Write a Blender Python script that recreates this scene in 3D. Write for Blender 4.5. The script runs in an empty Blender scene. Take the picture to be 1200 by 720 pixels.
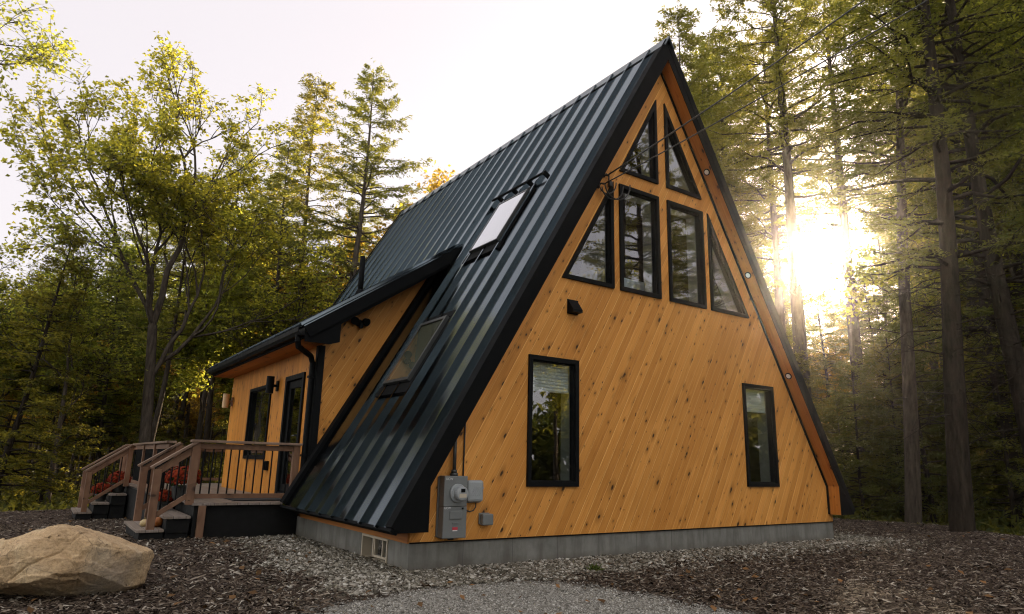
import bpy, bmesh, math, random
import numpy as np
from mathutils import Vector, Matrix
from mathutils.geometry import tessellate_polygon

random.seed(7)
RNG = np.random.default_rng(7)
sc = bpy.context.scene
COL = sc.collection
R = math.radians

# ------------------------------------------------------------------ camera
CAM = Vector((-6.740, -6.138, 0.779))
YAW, PITCH, ROLL = 0.601456, 0.228753, 0.023969
cy, sy = math.cos(YAW), math.sin(YAW)
FWD = Vector((sy * math.cos(PITCH), cy * math.cos(PITCH), math.sin(PITCH)))
RT = Vector((cy, -sy, 0))
UP = RT.cross(FWD)
RT2 = RT * math.cos(ROLL) + UP * math.sin(ROLL)
UP2 = -RT * math.sin(ROLL) + UP * math.cos(ROLL)
cam = bpy.data.cameras.new('camera')
cam.sensor_width = 36.0
cam.lens = 785.36 / 1200 * 36
cam.clip_start = 0.05
cam.clip_end = 2000
camo = bpy.data.objects.new('camera', cam)
COL.objects.link(camo)
m = Matrix((RT2, UP2, -FWD)).transposed().to_4x4()
m.translation = CAM
camo.matrix_world = m
sc.camera = camo

SUN_AZ, SUN_EL = R(59.9), R(16.2)          # azimuth from +y towards +x
SUN_DIR = Vector((math.sin(SUN_AZ) * math.cos(SUN_EL), math.cos(SUN_AZ) * math.cos(SUN_EL), math.sin(SUN_EL)))

# ------------------------------------------------------------------ node helpers
class NT:
    def __init__(self, tree):
        self.t = tree
        self.n = tree.nodes
        self.l = tree.links
    def new(self, typ, **kw):
        nd = self.n.new(typ)
        for k, v in kw.items():
            setattr(nd, k, v)
        return nd
    def put(self, sock, val):
        if hasattr(val, 'is_output') or isinstance(val, bpy.types.NodeSocket):
            self.l.new(val, sock)
        elif val is not None:
            sock.default_value = val
    def math(self, op, a, b=None, c=None, clamp=False):
        nd = self.new('ShaderNodeMath', operation=op, use_clamp=clamp)
        self.put(nd.inputs[0], a)
        if b is not None: self.put(nd.inputs[1], b)
        if c is not None: self.put(nd.inputs[2], c)
        return nd.outputs[0]
    def vmath(self, op, a, b=None):
        nd = self.new('ShaderNodeVectorMath', operation=op)
        self.put(nd.inputs[0], a)
        if b is not None: self.put(nd.inputs[1], b)
        return nd.outputs['Value'] if op in ('DOT_PRODUCT', 'LENGTH', 'DISTANCE') else nd.outputs[0]
    def comb(self, x, y, z=0.0):
        nd = self.new('ShaderNodeCombineXYZ')
        for i, v in enumerate((x, y, z)): self.put(nd.inputs[i], v)
        return nd.outputs[0]
    def noise(self, vec, scale=5, detail=3, rough=.55, dist=0.0, dim='3D', out='Fac'):
        nd = self.new('ShaderNodeTexNoise', noise_dimensions=dim)
        if vec is not None: self.put(nd.inputs['Vector'], vec)
        nd.inputs['Scale'].default_value = scale
        nd.inputs['Detail'].default_value = detail
        nd.inputs['Roughness'].default_value = rough
        nd.inputs['Distortion'].default_value = dist
        return nd.outputs[out]
    def voro(self, vec, scale=5, feature='F1', dim='3D', rand=1.0):
        nd = self.new('ShaderNodeTexVoronoi', feature=feature, voronoi_dimensions=dim)
        self.put(nd.inputs['Vector'], vec)
        nd.inputs['Scale'].default_value = scale
        nd.inputs['Randomness'].default_value = rand
        return nd
    def ramp(self, fac, stops, interp='LINEAR'):
        nd = self.new('ShaderNodeValToRGB')
        cr = nd.color_ramp
        cr.interpolation = interp
        while len(cr.elements) < len(stops): cr.elements.new(0.5)
        for e, (p, c) in zip(cr.elements, stops):
            e.position = p
            e.color = (*c, 1) if len(c) == 3 else c
        self.put(nd.inputs[0], fac)
        return nd.outputs[0]
    def mix(self, fac, a, b, typ='MIX'):
        nd = self.new('ShaderNodeMix', data_type='RGBA', blend_type=typ)
        self.put(nd.inputs[0], fac)
        for s, v in ((6, a), (7, b)):
            self.put(nd.inputs[s], (*v, 1) if isinstance(v, tuple) and len(v) == 3 else v)
        return nd.outputs[2]
    def maprange(self, v, a, b, c=0.0, d=1.0, smooth=False):
        nd = self.new('ShaderNodeMapRange', interpolation_type='SMOOTHSTEP' if smooth else 'LINEAR')
        for i, x in enumerate((v, a, b, c, d)): self.put(nd.inputs[i], x)
        return nd.outputs[0]
    def bump(self, h, strength=.5, dist=.01, normal=None):
        nd = self.new('ShaderNodeBump')
        nd.inputs['Strength'].default_value = strength
        nd.inputs['Distance'].default_value = dist
        self.put(nd.inputs['Height'], h)
        if normal is not None: self.put(nd.inputs['Normal'], normal)
        return nd.outputs[0]

def newmat(name):
    mt = bpy.data.materials.new(name)
    mt.use_nodes = True
    mt.node_tree.nodes.clear()
    return mt, NT(mt.node_tree)

def finish(k, shader):
    o = k.new('ShaderNodeOutputMaterial')
    k.l.new(shader, o.inputs[0])

def principled(k, color, rough=.5, metal=0.0, normal=None, spec=None):
    p = k.new('ShaderNodeBsdfPrincipled')
    k.put(p.inputs['Base Color'], (*color, 1) if isinstance(color, tuple) and len(color) == 3 else color)
    k.put(p.inputs['Roughness'], rough)
    k.put(p.inputs['Metallic'], metal)
    if normal is not None: k.put(p.inputs['Normal'], normal)
    if spec is not None: p.inputs['Specular IOR Level'].default_value = spec
    return p

def simple(name, color, rough=.5, metal=0.0, var=.12, scale=6, bump=.15, bscale=60, spec=None):
    """plain paint/metal/plastic with a little unevenness in colour, gloss and surface"""
    mt, k = newmat(name)
    pos = k.new('ShaderNodeTexCoord').outputs['Object']
    n = k.noise(pos, scale, 4)
    c = k.mix(n, tuple(x * (1 - var) for x in color), tuple(min(1, x * (1 + var)) for x in color))
    r = k.maprange(k.noise(pos, scale * 2.3, 3), .3, .7, max(0, rough - .08), min(1, rough + .08))
    nm = k.bump(k.noise(pos, bscale, 3), bump, .002) if bump else None
    finish(k, principled(k, c, r, metal, nm, spec).outputs[0])
    return mt

def wood_planks(name, across, along, width, base, dark, light, knots=1.0, rough=.48, groove_light=True, gap=False):
    """boards across one world direction and along another, each with its own tone, grain and knots"""
    mt, k = newmat(name)
    pos = k.new('ShaderNodeNewGeometry').outputs['Position']
    u = k.math('DIVIDE', k.vmath('DOT_PRODUCT', pos, across), width)
    t = k.vmath('DOT_PRODUCT', pos, along)
    idn = k.math('FLOOR', u)
    fr = k.math('FRACT', u)
    wn = k.new('ShaderNodeTexWhiteNoise', noise_dimensions='1D')
    k.put(wn.inputs['W'], idn)
    rnd, rcol = wn.outputs['Value'], wn.outputs['Color']
    off = k.math('MULTIPLY', rnd, 37.0)
    # grain stretched along the board
    gv = k.comb(k.math('MULTIPLY', fr, 1.0), k.math('ADD', k.math('MULTIPLY', t, .35), off), off)
    wob = k.noise(gv, 2.2, 3, .5)
    gv2 = k.comb(k.math('ADD', k.math('MULTIPLY', fr, 9.0), k.math('MULTIPLY', wob, 7.0)), k.math('MULTIPLY', t, .9), off)
    grain = k.noise(gv2, 1.6, 5, .6)
    fine = k.noise(k.comb(k.math('MULTIPLY', u, 30.0), k.math('MULTIPLY', t, 2.5), off), 1.0, 2, .6)
    c = k.ramp(k.math('ADD', k.math('MULTIPLY', grain, .75), k.math('MULTIPLY', fine, .25)),
               [(.28, dark), (.5, base), (.72, light)])
    tone = k.ramp(rnd, [(0, (.86, .82, .76)), (.22, (.94, .92, .89)), (.65, (1, 1, 1)), (1, (1.14, 1.16, 1.22))])
    c = k.mix(1.0, c, tone, 'MULTIPLY')
    # slow weather / stain variation over the wall
    big = k.noise(pos, .9, 3, .5)
    c = k.mix(1.0, c, k.ramp(big, [(.3, (.86, .83, .78)), (.7, (1.06, 1.06, 1.08))]), 'MULTIPLY')
    if knots > 0:
        for sx, st, thr, rad, dk in ((6.2, 3.0, .60 - .20 * knots, .15, .95), (11., 6.5, .80 - .12 * knots, .15, .8)):
            kv = k.comb(k.math('MULTIPLY', k.math('MULTIPLY', u, width), sx), k.math('ADD', k.math('MULTIPLY', t, st), k.math('MULTIPLY', off, 1.7)), off)
            v = k.voro(kv, 1.0, dim='2D')
            sepc = k.new('ShaderNodeSeparateColor')
            k.put(sepc.inputs[0], v.outputs['Color'])
            rr = k.math('MULTIPLY', k.math('POWER', sepc.outputs[0], 1.6), rad * .95)
            rough_d = k.math('ADD', v.outputs['Distance'], k.math('MULTIPLY', k.math('SUBTRACT', k.noise(kv, 9, 2), .5), .09))
            on = k.math('GREATER_THAN', k.math('ADD', sepc.outputs[1], k.math('MULTIPLY', k.math('SUBTRACT', k.noise(pos, .8, 2), .5), .9)), thr)
            core = k.math('MULTIPLY', k.maprange(rough_d, k.math('MULTIPLY', rr, .35), k.math('ADD', rr, .02), 1, 0, True), on)
            halo = k.math('MULTIPLY', k.maprange(v.outputs['Distance'], rr, k.math('MULTIPLY', rr, 3.6), 1, 0, True), on)
            c = k.mix(k.math('MULTIPLY', halo, .38), c, tuple(x * .42 for x in dark))
            c = k.mix(k.math('MULTIPLY', core, dk), c, (.020, .010, .006))
    edge = k.math('MINIMUM', fr, k.math('SUBTRACT', 1.0, fr))
    if gap:
        g = k.maprange(edge, 0.0, .035, 1, 0)
        c = k.mix(g, c, (.006, .005, .004))
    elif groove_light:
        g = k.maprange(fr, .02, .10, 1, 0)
        c = k.mix(k.math('MULTIPLY', g, k.maprange(rcol, .2, .9, .15, .6)), c, tuple(min(1, x * 1.7 + .05) for x in light))  # light caught by the groove bevel, painted as a paler line
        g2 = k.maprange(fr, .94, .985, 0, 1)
        c = k.mix(k.math('MULTIPLY', g2, .30), c, tuple(x * .35 for x in dark))  # groove shade painted into the colour as a dark edge line
    h = k.math('ADD', k.maprange(edge, 0, .06, 0, 1, True), k.math('MULTIPLY', grain, .12))
    nm = k.bump(h, .55, .004)
    rg = k.maprange(grain, .3, .7, rough - .06, rough + .12)
    finish(k, principled(k, c, rg, 0, nm, .22).outputs[0])
    return mt

# ------------------------------------------------------------------ materials
M = {}
S60, C60 = math.sin(R(60)), math.cos(R(60))
CED = dict(base=(.59, .262, .056), dark=(.44, .175, .033), light=(.68, .335, .088))
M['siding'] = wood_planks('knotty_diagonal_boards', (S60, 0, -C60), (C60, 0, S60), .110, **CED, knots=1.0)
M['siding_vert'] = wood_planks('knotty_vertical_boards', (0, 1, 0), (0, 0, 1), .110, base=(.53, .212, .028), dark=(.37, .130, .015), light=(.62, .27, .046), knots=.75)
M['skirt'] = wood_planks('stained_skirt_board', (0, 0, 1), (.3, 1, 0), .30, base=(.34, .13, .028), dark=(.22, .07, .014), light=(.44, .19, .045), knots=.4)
M['soffit'] = wood_planks('soffit_boards', (0, 1, 0), (C60, 0, -S60), .13, base=(.50, .185, .032), dark=(.34, .105, .016), light=(.60, .24, .046), knots=.5, groove_light=False)
M['soffit_eave'] = wood_planks('eave_soffit_boards', (1, 0, 0), (0, 1, 0), .13, base=(.42, .15, .026), dark=(.27, .08, .012), light=(.52, .20, .04), knots=.4, groove_light=False)
M['deckwood'] = wood_planks('weathered_deck_boards', (1, 0, 0), (0, 1, 0), .14, base=(.20, .165, .14), dark=(.13, .105, .09), light=(.30, .26, .23), knots=0, rough=.42, gap=True)
M['tread'] = wood_planks('weathered_tread_boards', (1, 0, 0), (0, 1, 0), .145, base=(.20, .165, .14), dark=(.13, .105, .09), light=(.30, .26, .23), knots=0, rough=.42, gap=True)
M['railwood'] = wood_planks('cedar_rail_wood', (0.31, .31, .02), (0, .05, 1), .6, base=(.175, .098, .062), dark=(.11, .058, .035), light=(.25, .150, .098), knots=.3, rough=.55, groove_light=False)
M['capwood'] = wood_planks('cedar_rail_cap', (0, 1, 0), (1, 0, 0), .9, base=(.19, .125, .09), dark=(.12, .078, .055), light=(.28, .20, .15), knots=.2, rough=.38, groove_light=False)
M['black'] = simple('black_painted_trim', (.007, .0075, .008), .48, 0, .25, 4, .1, spec=.06)
M['blackmatte'] = simple('black_matte_boards', (.005, .005, .005), .75, 0, .3, 5, .2, spec=.2)
M['frame'] = simple('black_window_frame', (.007, .0075, .008), .42, 0, .2, 8, .05, spec=.06)
M['jamb'] = simple('painted_jamb', (.26, .255, .235), .5, 0, .06, 5, .05)
M['galv'] = simple('grey_enclosure_paint', (.155, .165, .165), .48, .15, .10, 9, .12, 90)
M['galv_light'] = simple('grey_plastic_housing', (.27, .29, .30), .5, 0, .06, 9, .08, 90)
M['galv_dark'] = simple('dark_metal_fitting', (.06, .065, .065), .45, .5, .2, 12, .1)
M['white'] = simple('white_vinyl', (.46, .40, .31), .4, 0, .05, 7, .04)
M['decal'] = simple('white_decal', (.62, .62, .62), .5, 0, .05, 20, 0)
M['red'] = simple('red_decal', (.42, .03, .05), .5, 0, .1, 20, 0)
M['wire'] = simple('black_cable_jacket', (.016, .015, .014), .5, 0, .3, 30, .1)
M['tanlamp'] = simple('tan_metal_lamp', (.50, .33, .17), .42, .1, .1, 8, .05)
M['lamplens'] = simple('pale_lamp_lens', (.72, .68, .60), .35, 0, .05, 8, 0)
M['linen'] = simple('pale_bed_linen', (.62, .66, .72), .8, 0, .12, 5, .5, 14)
M['pillow'] = simple('pale_pillow', (.66, .64, .58), .85, 0, .08, 5, .5, 14)
M['interior'] = simple('dim_interior_wall', (.16, .13, .10), .7, 0, .2, 2, .1)
M['mat'] = simple('black_door_mat', (.012, .012, .012), .95, 0, .3, 40, .8, 200)
M['pot'] = simple('dark_plastic_pot', (.018, .02, .019), .45, 0, .2, 8, .1)
M['pumpkin'] = simple('orange_pumpkin_skin', (.30, .095, .014), .45, 0, .2, 12, .1)
M['gourd'] = simple('cream_gourd_skin', (.42, .31, .15), .5, 0, .15, 14, .1)
M['stem'] = simple('dry_stem', (.16, .12, .05), .8, 0, .25, 20, .3)

def m_roof():
    mt, k = newmat('standing_seam_metal')
    pos = k.new('ShaderNodeNewGeometry').outputs['Position']
    n = k.noise(pos, 1.6, 4)
    sep = k.new('ShaderNodeSeparateXYZ'); k.put(sep.inputs[0], pos)
    pan = k.math('FLOOR', k.math('DIVIDE', k.math('SUBTRACT', sep.outputs[1], .1), .4))
    wn = k.new('ShaderNodeTexWhiteNoise', noise_dimensions='1D'); k.put(wn.inputs['W'], pan)
    c = k.mix(n, (.074, .090, .102), (.098, .116, .130))
    c = k.mix(1.0, c, k.ramp(wn.outputs['Value'], [(0, (.9, .9, .9)), (1, (1.08, 1.08, 1.08))]), 'MULTIPLY')
    streak = k.noise(k.comb(k.math('MULTIPLY', sep.outputs[1], 14.0), k.math('MULTIPLY', sep.outputs[2], .7), 0.0), 1, 4, .6)
    c = k.mix(k.maprange(streak, .55, .8, 0, .35), c, (.030, .036, .040))
    # oil canning of the flat pans, and a fine paint texture
    oc = k.noise(k.comb(k.math('MULTIPLY', sep.outputs[1], 3.0), k.math('MULTIPLY', sep.outputs[2], .8), pan), 1, 2)
    nm = k.bump(oc, .12, .008)
    nm = k.bump(k.noise(pos, 220, 2), .03, .001, nm)
    r = k.maprange(streak, .3, .7, .10, .17)
    p = principled(k, c, r, 1.0, nm)
    p.inputs['IOR'].default_value = 1.5
    p.inputs['Specular Tint'].default_value = (.92, .98, 1.0, 1)
    finish(k, p.outputs[0])
    return mt
M['roof'] = m_roof()
M['rooftrim'] = simple('dark_roof_trim_metal', (.005, .0055, .006), .72, 0, .2, 3, .06, spec=.06)
M['skyframe'] = simple('skylight_frame_metal', (.055, .058, .058), .38, .4, .15, 6, .05)
M['shade'] = simple('olive_roller_shade', (.17, .165, .125), .9, 0, .15, 4, .2)
M['ridge'] = simple('ridge_cap_metal', (.10, .12, .13), .35, .4, .12, 3, .06)

def m_concrete():
    mt, k = newmat('poured_concrete')
    pos = k.new('ShaderNodeNewGeometry').outputs['Position']
    sep = k.new('ShaderNodeSeparateXYZ'); k.put(sep.inputs[0], pos)
    u = k.math('ADD', sep.outputs[0], sep.outputs[1])
    n = k.noise(pos, 3.5, 6, .65)
    c = k.ramp(n, [(.25, (.110, .109, .098)), (.5, (.165, .163, .148)), (.78, (.225, .220, .20))])
    st = k.noise(k.comb(k.math('MULTIPLY', u, 7.0), k.math('MULTIPLY', sep.outputs[2], 1.2), 3.0), 1, 5, .6)
    c = k.mix(k.maprange(st, .45, .7, 0, .75), c, (.075, .068, .056))
    c = k.mix(k.maprange(k.math('ADD', sep.outputs[2], k.math('MULTIPLY', n, .12)), -.20, -.10, .6, 0), c, (.085, .07, .052))
    fr = k.math('FRACT', k.math('DIVIDE', u, .61))
    e = k.math('MINIMUM', fr, k.math('SUBTRACT', 1.0, fr))
    g = k.maprange(e, .0, .012, 1, 0)
    c = k.mix(k.math('MULTIPLY', g, .75), c, (.055, .052, .046))
    pit = k.voro(pos, 28)
    h = k.math('ADD', k.math('MULTIPLY', n, .4), k.math('SUBTRACT', k.maprange(pit.outputs['Distance'], 0, .25, 0, .5), k.math('MULTIPLY', g, .5)))
    finish(k, principled(k, c, .85, 0, k.bump(h, .4, .006)).outputs[0])
    return mt
M['concrete'] = m_concrete()

def m_glass(name, ior=1.5, tint=(.80, .86, .86)):
    mt, k = newmat(name)
    fres = k.new('ShaderNodeFresnel')
    bf = k.new('ShaderNodeNewGeometry').outputs['Backfacing']      # same reflectance from either side of a thin pane
    k.put(fres.inputs[0], k.math('MULTIPLY_ADD', bf, 1.0 / ior - ior, ior))
    pos = k.new('ShaderNodeTexCoord').outputs['Object']
    nm = k.bump(k.noise(pos, 1.7, 1), .10, .02)
    gl = k.new('ShaderNodeBsdfGlossy'); gl.inputs['Roughness'].default_value = .012
    gl.inputs[0].default_value = (.95, .97, 1, 1)
    k.put(gl.inputs['Normal'], nm)
    tr = k.new('ShaderNodeBsdfTransparent'); tr.inputs[0].default_value = (*tint, 1)
    mx = k.new('ShaderNodeMixShader')
    k.put(mx.inputs[0], k.math('ADD', k.math('MULTIPLY', fres.outputs[0], 2.6), .10, clamp=True))
    k.put(mx.inputs[1], tr.outputs[0]); k.put(mx.inputs[2], gl.outputs[0])
    finish(k, mx.outputs[0])
    return mt
M['glass'] = m_glass('window_glass')
M['skyglass'] = m_glass('skylight_glass', 1.5, (.85, .88, .84))

def m_blind():
    mt, k = newmat('pleated_blind')
    pos = k.new('ShaderNodeNewGeometry').outputs['Position']
    sep = k.new('ShaderNodeSeparateXYZ'); k.put(sep.inputs[0], pos)
    w = k.math('SINE', k.math('MULTIPLY', sep.outputs[2], 160.0))
    finish(k, principled(k, (.58, .59, .57), .8, 0, k.bump(w, .6, .006)).outputs[0])
    return mt
M['blind'] = m_blind()

def m_leaf(name, base, base2, trans, tw=.5, rough=.5):
    """leaf: diffuse + light coming through; colour differs leaf clump by leaf clump and tree by tree"""
    mt, k = newmat(name)
    tc = k.new('ShaderNodeTexCoord').outputs['Object']
    oi = k.new('ShaderNodeObjectInfo')
    n = k.noise(tc, 1.1, 3)
    wn = k.noise(tc, 9, 2)
    f = k.math('ADD', k.math('MULTIPLY', n, .6), k.math('MULTIPLY', wn, .4))
    c = k.mix(k.maprange(f, .35, .65), base, base2)
    rv = k.ramp(oi.outputs['Random'], [(0, (.78, .86, .8)), (.5, (1, 1, 1)), (1, (1.22, 1.08, .9))])
    c = k.mix(1.0, c, rv, 'MULTIPLY')
    tcol = k.mix(1.0, k.mix(k.maprange(f, .35, .65), tuple(x * .8 for x in trans), trans), rv, 'MULTIPLY')
    d = principled(k, c, rough, 0, None, .10)
    t = k.new('ShaderNodeBsdfTranslucent'); k.put(t.inputs[0], tcol)
    mx = k.new('ShaderNodeMixShader'); mx.inputs[0].default_value = tw
    k.put(mx.inputs[1], d.outputs[0]); k.put(mx.inputs[2], t.outputs[0])
    finish(k, mx.outputs[0])
    return mt
M['leaf'] = m_leaf('maple_leaf', (.026, .052, .012), (.045, .072, .015), (.56, .56, .065), .54)
M['leaf_gold'] = m_leaf('golden_leaf', (.17, .105, .018), (.24, .13, .02), (.80, .50, .06), .58)
M['needle'] = m_leaf('conifer_needle', (.018, .034, .012), (.034, .052, .017), (.44, .42, .06), .43)
M['needle_dark'] = m_leaf('hemlock_needle', (.012, .025, .010), (.024, .038, .012), (.34, .32, .045), .42)
M['far_leaf'] = m_leaf('distant_autumn_leaf', (.030, .050, .013), (.11, .085, .018), (.55, .42, .06), .5)
M['weed'] = m_leaf('weed_leaf', (.05, .09, .03), (.08, .12, .035), (.2, .25, .05), .4)

def m_bark(name, a, b):
    mt, k = newmat(name)
    tc = k.new('ShaderNodeTexCoord').outputs['Object']
    sep = k.new('ShaderNodeSeparateXYZ'); k.put(sep.inputs[0], tc)
    v = k.comb(k.math('MULTIPLY', sep.outputs[0], 16.0), k.math('MULTIPLY', sep.outputs[1], 16.0), k.math('MULTIPLY', sep.outputs[2], 3.0))
    n = k.noise(v, 1.0, 5, .65)
    c = k.ramp(n, [(.3, a), (.7, b)])
    li = k.noise(tc, 1.4, 4)
    c = k.mix(k.maprange(li, .58, .75, 0, .35), c, (.055, .056, .044))
    finish(k, principled(k, c, .9, 0, k.bump(n, 1.0, .05), .06).outputs[0])
    return mt
M['bark'] = m_bark('grey_brown_bark', (.026, .020, .016), (.095, .078, .062))
M['bark_dark'] = m_bark('dark_conifer_bark', (.011, .0085, .0065), (.042, .033, .025))

def m_mum():
    mt, k = newmat('rust_red_petals')
    tc = k.new('ShaderNodeTexCoord').outputs['Object']
    c = k.ramp(k.noise(tc, 25, 3), [(.3, (.07, .009, .006)), (.55, (.16, .020, .008)), (.75, (.25, .05, .012))])
    finish(k, principled(k, c, .8, 0, None, .05).outputs[0])
    return mt
M['mum'] = m_mum()

def m_rock():
    mt, k = newmat('tan_sandstone')
    tc = k.new('ShaderNodeTexCoord').outputs['Object']
    n = k.noise(tc, 2.6, 6, .62, .6)
    c = k.ramp(n, [(.25, (.24, .16, .080)), (.45, (.40, .275, .150)), (.62, (.50, .37, .22)), (.8, (.58, .48, .34))])
    fine = k.noise(tc, 62, 6, .75)
    c = k.mix(1.0, c, k.ramp(fine, [(.3, (.55, .52, .48)), (.5, (1, 1, 1)), (.72, (1.35, 1.35, 1.35))]), 'MULTIPLY')
    crk = k.voro(k.vmath('ADD', tc, k.vmath('MULTIPLY', k.noise(tc, 3, 4, out='Color'), (.25, .25, .25))), 3.1, 'DISTANCE_TO_EDGE')
    ck = k.maprange(crk.outputs['Distance'], 0, .012, 1, 0)
    c = k.mix(k.math('MULTIPLY', ck, .55), c, (.05, .035, .02))
    gy = k.noise(tc, 1.3, 3)
    c = k.mix(k.maprange(gy, .52, .66, 0, .65), c, (.25, .225, .19))
    lay = k.noise(k.vmath('MULTIPLY', tc, (3.0, 3.0, 22.0)), 1.0, 4, .6, .8)
    h = k.math('ADD', k.math('MULTIPLY', fine, .35), k.math('ADD', k.math('MULTIPLY', lay, .5), k.math('MULTIPLY', n, .6)))
    finish(k, principled(k, c, .85, 0, k.bump(h, .9, .014)).outputs[0])
    return mt
M['rock'] = m_rock()

def m_chip(name, stops):
    mt, k = newmat(name)
    g = k.new('ShaderNodeNewGeometry')
    c = k.ramp(g.outputs['Random Per Island'], stops)
    p = principled(k, c, .8, 0, None, .12)
    finish(k, p.outputs[0])
    return mt
M['chip'] = m_chip('bark_mulch_chips', [(0, (.012, .0085, .006)), (.3, (.032, .022, .015)), (.55, (.066, .047, .033)), (.75, (.110, .083, .060)), (.92, (.20, .165, .130)), (1, (.36, .33, .28))])
M['stone'] = m_chip('river_gravel_stones', [(0, (.035, .031, .023)), (.3, (.095, .084, .064)), (.6, (.175, .158, .128)), (.85, (.27, .248, .21)), (1, (.43, .41, .37))])
M['grit'] = m_chip('crushed_drive_stone', [(0, (.08, .075, .064)), (.4, (.20, .188, .166)), (.8, (.30, .284, .256)), (1, (.43, .415, .385))])
M['litter'] = m_chip('fallen_leaf', [(0, (.06, .032, .014)), (.6, (.11, .06, .025)), (1, (.20, .10, .04))])

def m_ground():
    mt, k = newmat('ground_soil')
    at = k.new('ShaderNodeAttribute', attribute_name='zone')     # r: drive, g: stone strip, b: forest floor
    sep = k.new('ShaderNodeSeparateColor'); k.put(sep.inputs[0], at.outputs['Color'])
    pos = k.new('ShaderNodeNewGeometry').outputs['Position']
    n1 = k.noise(pos, 3, 5, .6)
    v1 = k.voro(k.vmath('MULTIPLY', pos, (1, 1.6, 1)), 26)
    sp1 = k.new('ShaderNodeSeparateColor'); k.put(sp1.inputs[0], v1.outputs['Color'])
    mulch = k.mix(1.0, k.ramp(sp1.outputs[0], [(0, (.014, .009, .007)), (.5, (.04, .027, .021)), (.85, (.085, .06, .048)), (1, (.17, .14, .12))]),
                  k.ramp(n1, [(.3, (.7, .7, .7)), (.7, (1.2, 1.2, 1.2))]), 'MULTIPLY')
    v2 = k.voro(pos, 85)
    sp2 = k.new('ShaderNodeSeparateColor'); k.put(sp2.inputs[0], v2.outputs['Color'])
    grit = k.ramp(sp2.outputs[0], [(0, (.09, .084, .072)), (.5, (.19, .178, .156)), (1, (.34, .325, .295))])
    grit = k.mix(1.0, grit, k.ramp(n1, [(.3, (.8, .8, .8)), (.7, (1.12, 1.12, 1.12))]), 'MULTIPLY')
    strip = k.ramp(sp1.outputs[1], [(0, (.06, .05, .04)), (1, (.20, .17, .14))])
    floor = k.ramp(k.noise(pos, 6, 5), [(.3, (.018, .014, .008)), (.6, (.045, .032, .016)), (.8, (.085, .055, .022))])
    c = k.mix(sep.outputs[0], mulch, grit)
    c = k.mix(sep.outputs[1], c, strip)
    c = k.mix(sep.outputs[2], c, floor)
    h = k.math('ADD', v1.outputs['Distance'], k.math('MULTIPLY', v2.outputs['Distance'], .5))
    finish(k, principled(k, c, .9, 0, k.bump(h, .8, .015), .1).outputs[0])
    return mt
M['ground'] = m_ground()

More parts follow.
